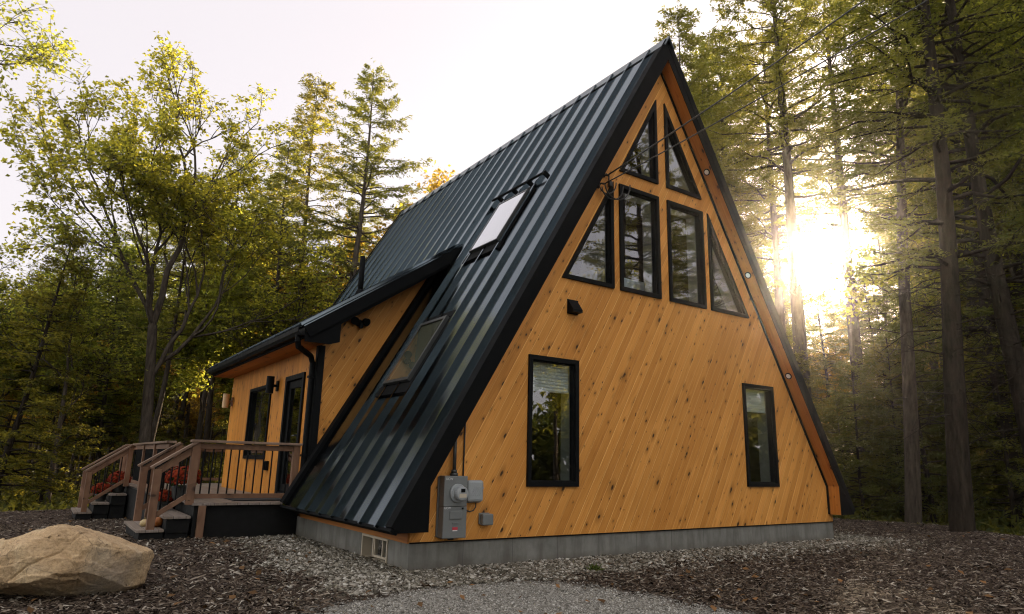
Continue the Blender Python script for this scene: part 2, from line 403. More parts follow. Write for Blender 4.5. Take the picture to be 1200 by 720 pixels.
# ------------------------------------------------------------------ mesh helpers
class MB:
    def __init__(self):
        self.v, self.f, self.mi = [], [], []
        self.mat = 0
    def add(self, vs, fs):
        b = len(self.v)
        self.v += [tuple(p) for p in vs]
        self.f += [tuple(b + i for i in f) for f in fs]
        self.mi += [self.mat] * len(fs)
        return self
    def box(self, lo, hi, bev=0.0):
        x0, y0, z0 = lo; x1, y1, z1 = hi
        if x0 > x1: x0, x1 = x1, x0
        if y0 > y1: y0, y1 = y1, y0
        if z0 > z1: z0, z1 = z1, z0
        return self.obox(Vector(((x0 + x1) / 2, (y0 + y1) / 2, (z0 + z1) / 2)), Vector((1, 0, 0)), Vector((0, 1, 0)), Vector((0, 0, 1)), (x1 - x0, y1 - y0, z1 - z0), bev)
    def obox(self, c, ax, ay, az, size, bev=0.0):
        hx, hy, hz = (s / 2 for s in size)
        bm = bmesh.new()
        bmesh.ops.create_cube(bm, size=1)
        for v in bm.verts:
            v.co = Vector((v.co.x * 2 * hx, v.co.y * 2 * hy, v.co.z * 2 * hz))
        if bev > 0:
            bmesh.ops.bevel(bm, geom=bm.edges[:], offset=min(bev, .45 * min(size)), segments=2, affect='EDGES', profile=.5)
        c = Vector(c)
        bm.verts.index_update()
        self.add([c + ax * v.co.x + ay * v.co.y + az * v.co.z for v in bm.verts], [[v.index for v in f.verts] for f in bm.faces])
        bm.free()
        return self
    def bar(self, p, q, w, h, up=Vector((0, 0, 1)), bev=0.0):
        p, q = Vector(p), Vector(q)
        d = (q - p); L = d.length; d.normalize()
        s = d.cross(up).normalized(); u = s.cross(d).normalized()
        return self.obox((p + q) / 2, d, s, u, (L, w, h), bev)
    def tube(self, pts, rad, n=8, cap=True):
        pts = [Vector(p) for p in pts]
        rads = rad if hasattr(rad, '__len__') else [rad] * len(pts)
        vs, fs = [], []
        prev = None
        for i, p in enumerate(pts):
            d = (pts[min(i + 1, len(pts) - 1)] - pts[max(i - 1, 0)]).normalized()
            ref = prev if prev is not None else (Vector((1, 0, 0)) if abs(d.x) < .9 else Vector((0, 1, 0)))
            s = (ref - d * ref.dot(d)).normalized(); prev = s
            t = d.cross(s)
            for k in range(n):
                a = 2 * math.pi * k / n
                vs.append(p + (s * math.cos(a) + t * math.sin(a)) * rads[i])
        for i in range(len(pts) - 1):
            for k in range(n):
                a, b = i * n + k, i * n + (k + 1) % n
                fs.append((a, b, b + n, a + n))
        if cap:
            fs.append(tuple(range(n - 1, -1, -1)))
            fs.append(tuple((len(pts) - 1) * n + k for k in range(n)))
        return self.add(vs, fs)
    def prism(self, poly, fn, d0, d1, caps=(True, True)):
        """poly: 2-D points; fn(u, v, d) -> world point; extruded from d0 to d1"""
        n = len(poly)
        vs = [fn(u, v, d0) for u, v in poly] + [fn(u, v, d1) for u, v in poly]
        fs = [(i, (i + 1) % n, n + (i + 1) % n, n + i) for i in range(n)]
        tris = tessellate_polygon([[Vector((u, v, 0)) for u, v in poly]])
        if caps[0]: fs += [tuple(t) for t in tris]
        if caps[1]: fs += [tuple(n + i for i in t) for t in tris]
        return self.add(vs, fs)
    def sheet(self, outer, holes, fn, d):
        loops = [[Vector((u, v, 0)) for u, v in outer]] + [[Vector((u, v, 0)) for u, v in h] for h in holes]
        flat = [p for l in loops for p in l]
        tris = tessellate_polygon(loops)
        return self.add([fn(p.x, p.y, d) for p in flat], [tuple(t) for t in tris])
    def lathe(self, prof, c=(0, 0, 0), n=20, lobes=0, amp=0.0):
        c = Vector(c); vs, fs = [], []
        for r, z in prof:
            for k in range(n):
                a = 2 * math.pi * k / n
                rr = r * (1 + amp * math.cos(lobes * a)) if lobes else r
                vs.append(c + Vector((rr * math.cos(a), rr * math.sin(a), z)))
        for i in range(len(prof) - 1):
            for k in range(n):
                a, b = i * n + k, i * n + (k + 1) % n
                fs.append((a, b, b + n, a + n))
        fs.append(tuple(range(n - 1, -1, -1))); fs.append(tuple((len(prof) - 1) * n + k for k in range(n)))
        return self.add(vs, fs)
    def build(self, name, mats, parent=None, smooth=False, fixn=True):
        return link_mesh(name, self.v, self.f, mats, parent, self.mi, smooth, fixn)

def org(o):
    """world place of an object's parent chain (only translations are used here)"""
    p = Vector((0, 0, 0))
    while o is not None:
        p = p + o.location
        o = o.parent
    return p

def link_mesh(name, v, f, mats, parent=None, mi=None, smooth=False, fixn=True):
    me = bpy.data.meshes.new(name)
    off = org(parent)
    me.from_pydata([tuple(Vector(p) - off) for p in v], [], f)
    if not isinstance(mats, (list, tuple)): mats = [mats]
    for mt in mats: me.materials.append(mt)
    if mi is not None and len(mats) > 1: me.polygons.foreach_set('material_index', mi)
    if fixn:
        bm = bmesh.new(); bm.from_mesh(me)
        bmesh.ops.recalc_face_normals(bm, faces=bm.faces[:])
        bm.to_mesh(me); bm.free()
    if smooth:
        me.polygons.foreach_set('use_smooth', [True] * len(me.polygons))
    me.update()
    o = bpy.data.objects.new(name, me)
    COL.objects.link(o)
    if parent is not None: o.parent = parent
    return o

def np_mesh(name, verts, loops, per, mat, parent=None):
    """many equal-sided faces at once: verts (n,3), loops flat indices, per = corners per face"""
    me = bpy.data.meshes.new(name)
    nf = len(loops) // per
    me.vertices.add(len(verts)); me.vertices.foreach_set('co', np.asarray(verts, np.float32).ravel())
    me.loops.add(len(loops)); me.loops.foreach_set('vertex_index', np.asarray(loops, np.int32))
    me.polygons.add(nf); me.polygons.foreach_set('loop_start', np.arange(nf, dtype=np.int32) * per)
    me.materials.append(mat)
    me.update(calc_edges=True)
    me.validate()
    o = bpy.data.objects.new(name, me)
    COL.objects.link(o)
    if parent is not None: o.parent = parent
    return o

def thing(name, label, cat, loc=(0, 0, 0), group=None):
    o = bpy.data.objects.new(name, None)
    COL.objects.link(o)
    o.location = loc
    o.empty_display_size = .2
    o['label'] = label; o['category'] = cat
    if group: o['group'] = group
    return o

def tag(o, label, cat, group=None):
    o['label'] = label; o['category'] = cat
    if group: o['group'] = group
    return o

def structure(o, kind='structure'):
    o['kind'] = kind
    return o

# ------------------------------------------------------------------ terrain
def smooth01(a, b, x):
    t = np.clip((x - a) / (b - a), 0, 1)
    return t * t * (3 - 2 * t)

def gz(x, y):
    x = np.asarray(x, float); y = np.asarray(y, float)
    z = -.255 + 0 * x
    z = z - .20 * smooth01(3.5, 10.5, y) * smooth01(-2.5, -4.5, x)
    z = z + .020 * np.sin(x * 1.7 + .6) * np.sin(y * 1.3 + 1.1) * smooth01(.3, 1.4, np.maximum(np.abs(x) - 3.7, np.maximum(-y, y - 8.6)))
    d = clearing(x, y)
    z = z - .35 * smooth01(0, 2.5, d) - .4 * smooth01(3, 14, d)
    z = z + .05 * np.exp(-((d + .5) / .6) ** 2)
    return z

def clearing(x, y):
    """signed distance-like value: below 0 in the cleared yard, above 0 in the woods"""
    x = np.asarray(x, float); y = np.asarray(y, float)
    right = x - (7.6 + .35 * np.sin(y * .8) + .2 * np.sin(y * 2.1 + 1))
    back = np.where(x < -2, y - (11.6 + .35 * np.sin(x * .9) + .1 * (x + 5)), y - 13.0)
    left = (-17.0) - x
    front = (-15.5 + .25 * (x + 7)) - y
    return np.maximum(np.maximum(right, back), np.maximum(left, front))

DRIVE = [(-5.3, -1.75), (-4.91, -1.22), (-4.05, -.83), (-3.35, -.77), (-2.9, -.95), (-2.51, -1.29), (-2.41, -1.92), (-2.32, -2.7), (-1.9, -5.5), (-.5, -14), (-6, -18), (-12, -14), (-8, -5)]
def in_poly(x, y, poly):
    x = np.asarray(x, float); y = np.asarray(y, float)
    ins = np.zeros(x.shape, bool)
    n = len(poly)
    for i in range(n):
        x0, y0 = poly[i]; x1, y1 = poly[(i + 1) % n]
        c = ((y0 > y) != (y1 > y)) & (x < (x1 - x0) * (y - y0) / (y1 - y0 + 1e-12) + x0)
        ins ^= c
    return ins

def wob(x, y, s=1.0):
    return (np.sin(x * 3.1 * s + 1.3) * np.cos(y * 2.7 * s + .4) + .6 * np.sin(x * 7.3 * s + y * 5.1 * s) + .4 * np.sin(x * 13.1 * s - y * 11.7 * s)) / 2.0

def zones(x, y):
    w = wob(x, y)
    drive = in_poly(x + .12 * w, y + .12 * wob(y, x), DRIVE)
    hd = np.maximum(np.maximum(-3.66 - x, x - 3.66), np.maximum(-y, y - 8.6))
    wid = .62 + .22 * w + np.where((x < -1.2) & (y < 1.5), .30, 0.0)
    strip = (hd < wid) & ~drive
    forest = np.clip(clearing(x, y) * 1.2 + .2 * w, 0, 1)
    return drive, strip, forest, hd

def build_ground():
    a = np.concatenate([-np.geomspace(150, 16, 20), np.linspace(-15, 15, 151), np.geomspace(16, 150, 20)])
    b = np.concatenate([-np.geomspace(150, 13, 20), np.linspace(-12, 18, 151), np.geomspace(19, 150, 20)])
    X, Y = np.meshgrid(a, b, indexing='ij')
    Z = gz(X, Y)
    nx, ny = X.shape
    v = np.stack([X, Y, Z], -1).reshape(-1, 3)
    i, j = np.meshgrid(np.arange(nx - 1), np.arange(ny - 1), indexing='ij')
    q = np.stack([i * ny + j, (i + 1) * ny + j, (i + 1) * ny + j + 1, i * ny + j + 1], -1).reshape(-1)
    o = np_mesh('ground', v, q, 4, M['ground'])
    o.data.polygons.foreach_set('use_smooth', [True] * len(o.data.polygons))
    d, s, f, hd = zones(v[:, 0], v[:, 1])
    colr = np.stack([d.astype(float), s.astype(float), f, np.ones(len(v))], -1).astype(np.float32)
    at = o.data.color_attributes.new('zone', 'FLOAT_COLOR', 'POINT')
    at.data.foreach_set('color', colr.ravel())
    structure(o)
build_ground()

def rot_frames(n, tilt):
    """random frames lying near the ground: returns a (along), b (across), c (up)"""
    th = RNG.uniform(0, 2 * np.pi, n)
    a = np.stack([np.cos(th), np.sin(th), RNG.normal(0, tilt, n)], -1)
    a /= np.linalg.norm(a, axis=1)[:, None]
    up = np.stack([RNG.normal(0, tilt, n), RNG.normal(0, tilt, n), np.ones(n)], -1)
    b = np.cross(up, a); b /= np.linalg.norm(b, axis=1)[:, None]
    return a, b, np.cross(a, b)

def sample_yard(n, rmin, rmax, az0, az1, power=1.0):
    """ground points seen from the yard's front, denser close by"""
    az = R(1) * RNG.uniform(az0, az1, n)
    r = rmin * (rmax / rmin) ** (RNG.uniform(0, 1, n) ** power)
    return CAM.x + r * np.sin(az), CAM.y + r * np.cos(az)

def build_chips():
    x, y = sample_yard(270000, 3.4, 19.5, -9, 78, .8)
    d, s, f, hd = zones(x, y)
    soft = hd - .62 - .22 * wob(x, y)
    keep = (~d) & (~s) & (hd > .05) & (f < .9) | (s & (hd > .03) & (RNG.uniform(0, 1, len(x)) < .10 + .5 * np.exp(np.minimum(soft, 0) / .14))) | (d & (RNG.uniform(0, 1, len(x)) < .03))
    dj = in_poly(x + RNG.normal(0, .10, len(x)), y + RNG.normal(0, .10, len(x)), DRIVE)
    keep &= (~dj) | (RNG.uniform(0, 1, len(x)) < .05)
    keep |= d & ~dj & (RNG.uniform(0, 1, len(x)) < .6)
    x, y = x[keep], y[keep]; n = len(x)
    L = RNG.gamma(2.0, .013, n) + .009; W = RNG.uniform(.10, .34, n) * L; W = np.clip(W, .0035, .020)
    a, b, c = rot_frames(n, .28)
    z = gz(x, y) + .004 + RNG.uniform(0, .016, n)
    P = np.stack([x, y, z], -1)
    t = (RNG.uniform(.12, .4, n) * W)[:, None]
    L = L[:, None]; W = W[:, None]
    bend = RNG.normal(0, .10, n)[:, None] * L
    # a flake: five points - a tent with thickness, so it shades like a solid sliver
    p0 = P - a * L * .5 - b * W * .5; p1 = P - a * L * .5 + b * W * .4
    p2 = P + a * L * .5 + b * W * .5; p3 = P + a * L * .45 - b * W * .4
    top = P + c * (t + np.abs(bend) * .3) + b * W * .1
    V = np.stack([p0, p1, p2, p3, top], 1).reshape(-1, 3)
    tri = np.array([0, 1, 4, 1, 2, 4, 2, 3, 4, 3, 0, 4])
    F = (np.arange(n)[:, None] * 5 + tri[None]).ravel()
    structure(np_mesh('mulch', V, F, 3, M['chip']), 'stuff')
build_chips()

def octa(name, x, y, z, s, mat):
    n = len(x)
    base = np.array([[1, 0, 0], [0, 1, 0], [-1, 0, 0], [0, -1, 0], [0, 0, 1], [0, 0, -1.]])
    a, b, c = rot_frames(n, .4)
    jit = 1 + RNG.normal(0, .22, (n, 6, 1))
    sc3 = np.stack([s * RNG.uniform(.8, 1.3, n), s * RNG.uniform(.6, 1.0, n), s * RNG.uniform(.4, .75, n)], -1)
    loc = base[None] * sc3[:, None, :] * jit
    V = np.stack([x, y, z], -1)[:, None, :] + loc[..., :1] * a[:, None] + loc[..., 1:2] * b[:, None] + loc[..., 2:] * c[:, None]
    tri = np.array([0, 1, 4, 1, 2, 4, 2, 3, 4, 3, 0, 4, 1, 0, 5, 2, 1, 5, 3, 2, 5, 0, 3, 5])
    F = (np.arange(n)[:, None] * 6 + tri[None]).ravel()
    return structure(np_mesh(name, V.reshape(-1, 3), F, 3, mat), 'stuff')

def build_gravel():
    x, y = sample_yard(520000, 4.2, 17, -4, 66, .8)
    d, s, f, hd = zones(x, y)
    over = hd - .62 - .22 * wob(x, y)
    keep = (s & (hd > .0)) | ((hd > 0) & ~s & ~d & (RNG.uniform(0, 1, len(x)) < .35 * np.exp(-np.maximum(over, 0) / .22)))
    x, y = x[keep], y[keep]
    # scattered strays beyond the strip edge
    octa('gravel', x, y, gz(x, y) + RNG.uniform(-.002, .012, len(x)), RNG.gamma(5, .0028, len(x)) + .005, M['stone'])
    x, y = sample_yard(190000, 2.9, 8, 5, 62, .9)
    d, s, f, hd = zones(x, y)
    d = in_poly(x + RNG.normal(0, .12, len(x)), y + RNG.normal(0, .12, len(x)), DRIVE) & (hd > .05)
    x, y = x[d], y[d]
    octa('drive_gravel', x, y, gz(x, y) + .001, RNG.gamma(3, .0016, len(x)) + .0025, M['grit'])
build_gravel()

def build_litter():
    x, y = sample_yard(520, 3.6, 18, -8, 76, .7)
    d, s, f, hd = zones(x, y)
    k = (hd > .05)
    x, y = x[k], y[k]; n = len(x)
    a, b, c = rot_frames(n, .35)
    P = np.stack([x, y, gz(x, y) + .022], -1)
    L = RNG.uniform(.022, .05, n)[:, None]
    V = np.stack([P - a * L, P - b * L * .6 + c * L * .25, P + a * L, P + b * L * .6 + c * L * .15], 1).reshape(-1, 3)
    structure(np_mesh('fallen_leaves', V, np.arange(n * 4), 4, M['litter']), 'stuff')
build_litter()

# ------------------------------------------------------------------ the cabin
HW, EX, EZ, RZ = 3.66, 3.927, .157, 6.898        # half width, eave x, eave z, ridge z
KX, KZ, AZ = 3.568, .542, 6.575                  # knee wall x and z, inner apex z
OV, YB, HB = .207, 8.62, 8.5                     # front overhang, roof back end, wall back
DY, DX = 3.28, -3.61                             # dormer wall planes
cabin = thing('cabin', 'timber A-frame cabin with black standing-seam roof, diagonal knotty cedar gable and side dormer', 'house', (0, 0, -.25))

SL = Vector((EX, 0, RZ - EZ)).normalized()       # up the left slope
NL = Vector((-SL.z, 0, SL.x))                    # its outward normal
def onroof(y, s, h=0.0):
    return Vector((-EX, y, EZ)) + SL * s + NL * h
SR = (Vector((0, 0, RZ)) - Vector((-EX, 0, EZ))).length

front = lambda u, v, d: Vector((u, d, v))        # front gable plane; d grows into the house
side = lambda u, v, d: Vector((DX + d, u, v))    # dormer side plane (faces -x); d grows into the house

def inset(poly, w):
    n = len(poly)
    cx = sum(p[0] for p in poly) / n; cyy = sum(p[1] for p in poly) / n
    lines = []
    for i in range(n):
        a, b = Vector(poly[i]), Vector(poly[(i + 1) % n])
        d = (b - a).normalized(); nn = Vector((-d.y, d.x))
        if nn.dot(Vector((cx, cyy)) - a) < 0: nn = -nn
        lines.append((a + nn * w, d))
    out = []
    for i in range(n):
        p, d = lines[i - 1]; q, e = lines[i]
        den = d.x * e.y - d.y * e.x
        t = ((q.x - p.x) * e.y - (q.y - p.y) * e.x) / den
        r = p + d * t
        out.append((r.x, r.y))
    return out

def ring(mb, outer, inner, fn, d0, d1):
    n = len(outer)
    vs = [fn(*p, d0) for p in outer] + [fn(*p, d0) for p in inner] + [fn(*p, d1) for p in outer] + [fn(*p, d1) for p in inner]
    fs = []
    for i in range(n):
        j = (i + 1) % n
        fs += [(i, j, n + j, n + i), (2 * n + i, 2 * n + j, 3 * n + j, 3 * n + i), (i, j, 2 * n + j, 2 * n + i), (n + i, n + j, 3 * n + j, 3 * n + i)]
    mb.add(vs, fs)

def window(poly, fn, fw=.052, blind=None, label=None, jd=.17):
    mb = MB()
    inn = inset(poly, fw)
    ring(mb, poly, inn, fn, -.028, .085)
    inn2 = inset(poly, fw + .015)
    ring(mb, inn, inn2, fn, .010, .06)            # slimmer sash inside the frame
    w = mb.build('window', M['frame'], cabin)
    if label: w['label'] = label
    pn = MB(); big = inset(poly, fw + .012)
    pn.sheet(big, [], fn, .036); pn.build('pane', M['glass'], w, fixn=False)
    jb = MB(); i3 = inset(poly, fw - .004)
    ring(jb, inset(poly, fw - .03), i3, fn, .088, .088 + jd); jb.build('jamb', M['jamb'], w)
    if blind:
        (x0, x1), (z0, z1), lo = (min(p[0] for p in i3), max(p[0] for p in i3)), (min(p[1] for p in i3), max(p[1] for p in i3)), blind
        bb = MB(); bb.prism([(x0 + .005, z1 - (z1 - z0) * lo), (x1 - .012, z1 - (z1 - z0) * lo), (x1 - .012, z1 - .004), (x0 + .005, z1 - .004)], fn, .10, .112)
        bb.prism([(x0 + .004, z1 - (z1 - z0) * lo - .025), (x1 - .010, z1 - (z1 - z0) * lo - .025), (x1 - .010, z1 - (z1 - z0) * lo - .001), (x0 + .004, z1 - (z1 - z0) * lo - .001)], fn, .098, .116)
        bb.build('blind', M['blind'], w)
    return w

def rect(x0, x1, z0, z1): return [(x0, z0), (x1, z0), (x1, z1), (x0, z1)]
WINS = []
UZ0, UZ1 = 2.992, 4.469
w_ll = rect(-2.285, -1.549, .532, 1.995); w_lr = rect(1.568, 2.295, .532, 1.995)
w_rl = rect(-.840, -.087, UZ0, UZ1); w_rr = rect(.087, .840, UZ0, UZ1)
w_tl = [(-1.809, UZ0), (-.952, UZ0), (-.952, UZ1)]; w_tr = [(.952, UZ0), (1.809, UZ0), (.952, UZ1)]
w_hl = [(-.829, 4.661), (-.086, 4.661), (-.086, 5.982)]; w_hr = [(.086, 4.661), (.829, 4.661), (.086, 5.982)]
ALLW = [w_ll, w_lr, w_rl, w_rr, w_tl, w_tr, w_hl, w_hr]

# gable walls
outline = [(-HW, 0), (HW, 0), (HW, .118), (KX, .118), (KX, KZ), (0, AZ), (-KX, KZ), (-KX, .118), (-HW, .118)]
holes = [inset(p, .012) for p in ALLW]
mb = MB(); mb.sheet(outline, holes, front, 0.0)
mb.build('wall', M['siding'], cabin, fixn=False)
mb = MB(); mb.sheet(outline, holes, front, .13); mb.build('wall_lining', M['interior'], cabin, fixn=False)
mb = MB(); mb.sheet(outline, [], front, HB - .02); mb.build('wall_lining', M['interior'], cabin, fixn=False)
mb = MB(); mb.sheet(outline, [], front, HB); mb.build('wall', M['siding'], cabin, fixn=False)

window(w_ll, front, blind=.235, label='tall lower window beside the electric meter, blind partly drawn')
window(w_lr, front, blind=.235, label='tall lower window by the right eave, blind partly drawn')
window(w_rl, front); window(w_rr, front); window(w_tl, front); window(w_tr, front); window(w_hl, front); window(w_hr, front)

# foundation with the basement window opening
mb = MB()
mb.box((-HW, 0.004, -1.2), (HW, .22, -.003))
mb.box((HW - .22, .22, -1.2), (HW, HB - .22, -.003))
mb.box((-HW, HB - .22, -1.2), (HW, HB, -.003))
mb.box((-HW, .22, -1.2), (-HW + .22, .47, -.003)); mb.box((-HW, 1.13, -1.2), (-HW + .22, HB - .22, -.003))
mb.box((-HW, .47, -1.2), (-HW + .22, 1.13, -.262))
mb.build('foundation', M['concrete'], cabin)
# basement slider in its white buck
sidef = lambda u, v, d: Vector((-HW + d, u, v))
mb = MB()
po = rect(.470, 1.130, -.262, -.006); pi = inset(po, .022)
ring(mb, po, pi, sidef, -.012, .16)
w = mb.build('basement_window', M['white'], cabin)
mb = MB(); po2 = rect(.505, .925, -.228, -.010); pi2 = inset(po2, .022); ring(mb, po2, pi2, sidef, .045, .085)
mb.prism(rect(.705, .727, -.206, -.032), sidef, .048, .082)
mb.prism(rect(.93, .955, -.236, -.010), sidef, .04, .09)
mb.build('sash', M['white'], w)
mb = MB(); mb.sheet(pi2, [], sidef, .066); mb.build('pane', M['glass'], w, fixn=False)
mb = MB(); mb.prism(rect(.958, 1.106, -.238, -.03), sidef, .10, .12); mb.build('panel', M['jamb'], w)

# stained skirt board under the left eave and interior floors
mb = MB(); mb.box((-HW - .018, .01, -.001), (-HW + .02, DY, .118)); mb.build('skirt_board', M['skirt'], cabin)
mb = MB(); mb.box((-HW + .03, .15, .02), (HW - .03, HB - .05, .06)); mb.box((-2.0, .15, 2.70), (2.0, 6.2, 2.76)); mb.build('floor', M['interior'], cabin)

# roof slabs (black fascia body) and their wooden soffits
fas_l = [(0, RZ), (-EX, EZ), (-EX + .01, .120), (-KX, .120), (-KX, KZ), (0, AZ)]
fas_r = [(0, RZ), (0, AZ), (KX, KZ), (KX, .120), (EX - .01, .120), (EX, EZ)]
mb = MB()
mb.prism(fas_l, front, -OV, DY)
mb.prism(fas_r, front, -OV, YB)
up_l = [(0, RZ), (-EX + SL.x * 4.50, EZ + SL.z * 4.50), (-EX + SL.x * 4.50 + .20, EZ + SL.z * 4.50 - .05), (0, AZ)]
mb.prism(up_l, front, DY + .001, YB)
# raised rake boards on the front edge
for sgn in (-1, 1):
    a = Vector((sgn * EX, 0, EZ)); d = Vector((-sgn * EX, 0, RZ - EZ)).normalized(); nn = Vector((sgn * d.z, 0, abs(d.x)))
    for (y0, y1, h) in ((-OV - .006, -OV + .012, .040), (-OV + .013, -.045, .026)):
        mb.obox(a + d * (SR / 2 - .01) + nn * (h / 2 - .03) + Vector((0, (y0 + y1) / 2, 0)), d, Vector((0, 1, 0)), nn, (SR - .03, y1 - y0, h + .06))
mb.build('fascia', M['rooftrim'], cabin)
mb = MB()
for sgn in (-1, 1):
    for p, q in (((0, AZ), (KX, KZ)), ((KX, KZ), (KX, .118))):
        p = (sgn * p[0], p[1]); q = (sgn * q[0], q[1])
        d = Vector((q[0] - p[0], q[1] - p[1])).normalized(); nn = Vector((-d.y, d.x)) * .003
        if nn.x * sgn > 0: nn = -nn
        mb.add([(p[0] + nn.x, -OV + .010, p[1] + nn.y), (q[0] + nn.x, -OV + .010, q[1] + nn.y), (q[0] + nn.x, -.002, q[1] + nn.y), (p[0] + nn.x, -.002, p[1] + nn.y)], [(0, 1, 2, 3)])
mb.build('soffit', M['soffit'], cabin, fixn=False)
mb = MB()   # thin black trim where gable wall meets soffit
for sgn in (-1, 1):
    mb.bar((0, -.010, AZ - .030), (sgn * (KX - .020), -.010, KZ - .008), .018, .036, Vector((0, 1, 0)))
    mb.bar((sgn * (KX - .018), -.010, KZ), (sgn * (KX - .018), -.010, .12), .018, .034, Vector((0, 1, 0)))
mb.box((-HW, -.012, -.002), (HW, .003, .010))
mb.build('trim', M['black'], cabin)
mb = MB(); mb.add([(-EX + .02, -OV + .02, .117), (-HW - .005, -OV + .02, .117), (-HW - .005, DY, .117), (-EX + .02, DY, .117)], [(0, 1, 2, 3)])
mb.build('soffit', M['soffit_eave'], cabin, fixn=False)
# downlights in the right-hand soffit, one every 1.67 m of slope
for x, z in ((.881, 5.086), (1.736, 3.640), (2.596, 2.186)):
    nn = Vector((-S60, 0, -C60)); c = Vector((x, -.103, z)) + nn * .004
    t1 = Vector((0, 1, 0)); t2 = nn.cross(t1)
    def disc(r, h0, h1, n=20):
        b = MB(); vs = []; 
        for h in (h0, h1):
            for i in range(n):
                a = 2 * math.pi * i / n
                vs.append(c + nn * h + (t1 * math.cos(a) + t2 * math.sin(a)) * r)
        b.add(vs, [(i, (i + 1) % n, n + (i + 1) % n, n + i) for i in range(n)] + [tuple(range(n)), tuple(range(n, 2 * n))])
        return b
    dl = disc(.052, 0, .010).build('downlight', M['frame'], cabin)
    disc(.036, .0101, .013).build('lens', M['lamplens'], dl)

# standing-seam metal on both slopes
def seams(mb, fn, ys, s0, s1, w=.030, h=.046):
    for y in ys:
        a, b = s0(y), s1(y)
        if b - a < .1: continue
        n0 = fn(y, a, 0); n1 = fn(y, b, 0); up = (fn(y, a, 1) - n0)
        dr = (n1 - n0).normalized()
        mb.obox((n0 + n1) / 2 + up * (h / 2), dr, dr.cross(up) * -1, up, ((n1 - n0).length, w, h))
mb = MB()
def slab(fn, y0, y1, s0, s1, h=.012):
    P = [fn(y0, s0, h), fn(y1, s0, h), fn(y1, s1, h), fn(y0, s1, h)] + [fn(y0, s0, .001), fn(y1, s0, .001), fn(y1, s1, .001), fn(y0, s1, .001)]
    mb.add(P, [(0, 1, 2, 3), (4, 5, 6, 7), (0, 1, 5, 4), (1, 2, 6, 5), (2, 3, 7, 6), (3, 0, 4, 7)])
SJ = 4.66
slab(onroof, -.044, DY - .002, -.03, SR - .06)
slab(onroof, DY, YB + .02, SJ - .1, SR - .06)
ys = [.10 + .40 * i for i in range(22)]
seams(mb, lambda y, s, h: onroof(y, s, h + .012), [y for y in ys if y < 2.80], lambda y: -.03, lambda y: SR - .07)
seams(mb, lambda y, s, h: onroof(y, s, h + .012), [y for y in ys if y > 2.80], lambda y: SJ, lambda y: SR - .07)
onroof_r = lambda y, s, h=0.0: Vector((-onroof(y, s, h).x, y, onroof(y, s, h).z))
slab(onroof_r, -.044, YB + .02, -.03, SR - .06)
seams(mb, lambda y, s, h: onroof_r(y, s, h + .012), ys, lambda y: -.03, lambda y: SR - .07)
roof = mb.build('roof', M['roof'], cabin)
# ridge cap, eave drip edges, back rake trim, flashing strip against the dormer wall
mb = MB()
mb.prism([(-.105, RZ - .125), (0, RZ + .055), (.105, RZ - .125), (.09, RZ - .13), (0, RZ + .03), (-.09, RZ - .13)], front, -OV - .03, YB + .05)
mb.build('ridge_cap', M['ridge'], roof)
mb = MB()
mb.obox(onroof((DY - OV) / 2, -.02, -.015), SL, Vector((0, 1, 0)), NL, (.03, DY + OV - .01, .075))
mb.build('drip_edge', M['rooftrim'], roof); mb = MB()
mb.obox(onroof(YB + .03, (SJ + SR) / 2 + .05, .02), SL, Vector((0, 1, 0)), NL, (SR - SJ, .07, .08))
mb.build('rake_trim', M['rooftrim'], roof); mb = MB()
mb.obox(onroof(DY - .075, 2.30, .035), SL, Vector((0, 1, 0)), NL, (4.55, .145, .060))
mb.build('flashing', M['rooftrim'], roof)

# skylights with curb, sash and flashing; snow bar over the upper one
def skylight(y0, y1, s0, s1, lift, shade=False, fw=.05):
    c = MB()
    c.obox(onroof((y0 + y1) / 2, (s0 + s1) / 2, lift / 2 - .01), SL, Vector((0, 1, 0)), NL, (s1 - s0 - .03, y1 - y0 - .03, lift), .004)
    k = c.build('skylight', M['black'], roof)
    f = MB(); fn = lambda u, v, d: onroof(u, v, lift + d)
    po = rect(y0, y1, s0, s1); pi = inset(po, fw)
    ring(f, po, pi, fn, -.030, .018); f.build('frame', M['skyframe'], k)
    g = MB(); g.sheet(inset(po, fw - .004), [], fn, .012); g.build('pane', M['skyglass'], k, fixn=False)
    if shade:
        q = MB(); q.sheet(inset(po, fw - .002), [], fn, -.004); q.build('blind', M['shade'], k, fixn=False)
    b = MB(); b.obox(onroof((y0 + y1) / 2, s0 - .09, .03), SL, Vector((0, 1, 0)), NL, (.15, y1 - y0 + .22, .03)); 
    b.obox(onroof((y0 + y1) / 2, s1 + .06, .03), SL, Vector((0, 1, 0)), NL, (.10, y1 - y0 + .14, .035))
    for yy in (y0 - .05, y1 + .05): b.obox(onroof(yy, (s0 + s1) / 2, .028), SL, Vector((0, 1, 0)), NL, (s1 - s0 + .1, .07, .03))
    b.build('flashing', M['rooftrim'], k)
skylight(1.36, 2.11, 4.20, 5.23, .07, True, .022)
skylight(1.44, 2.19, 1.81, 2.84, .07, True, .045)
mb = MB()
mb.tube([onroof(1.08, 5.46, .09), onroof(2.48, 5.46, .09)], .020, 10)
for y in (1.10, 1.50, 1.90, 2.30):
    mb.obox(onroof(y, 5.455, .05), SL, Vector((0, 1, 0)), NL, (.07, .034, .11), .004)
mb.build('snow_guard', M['rooftrim'], roof)

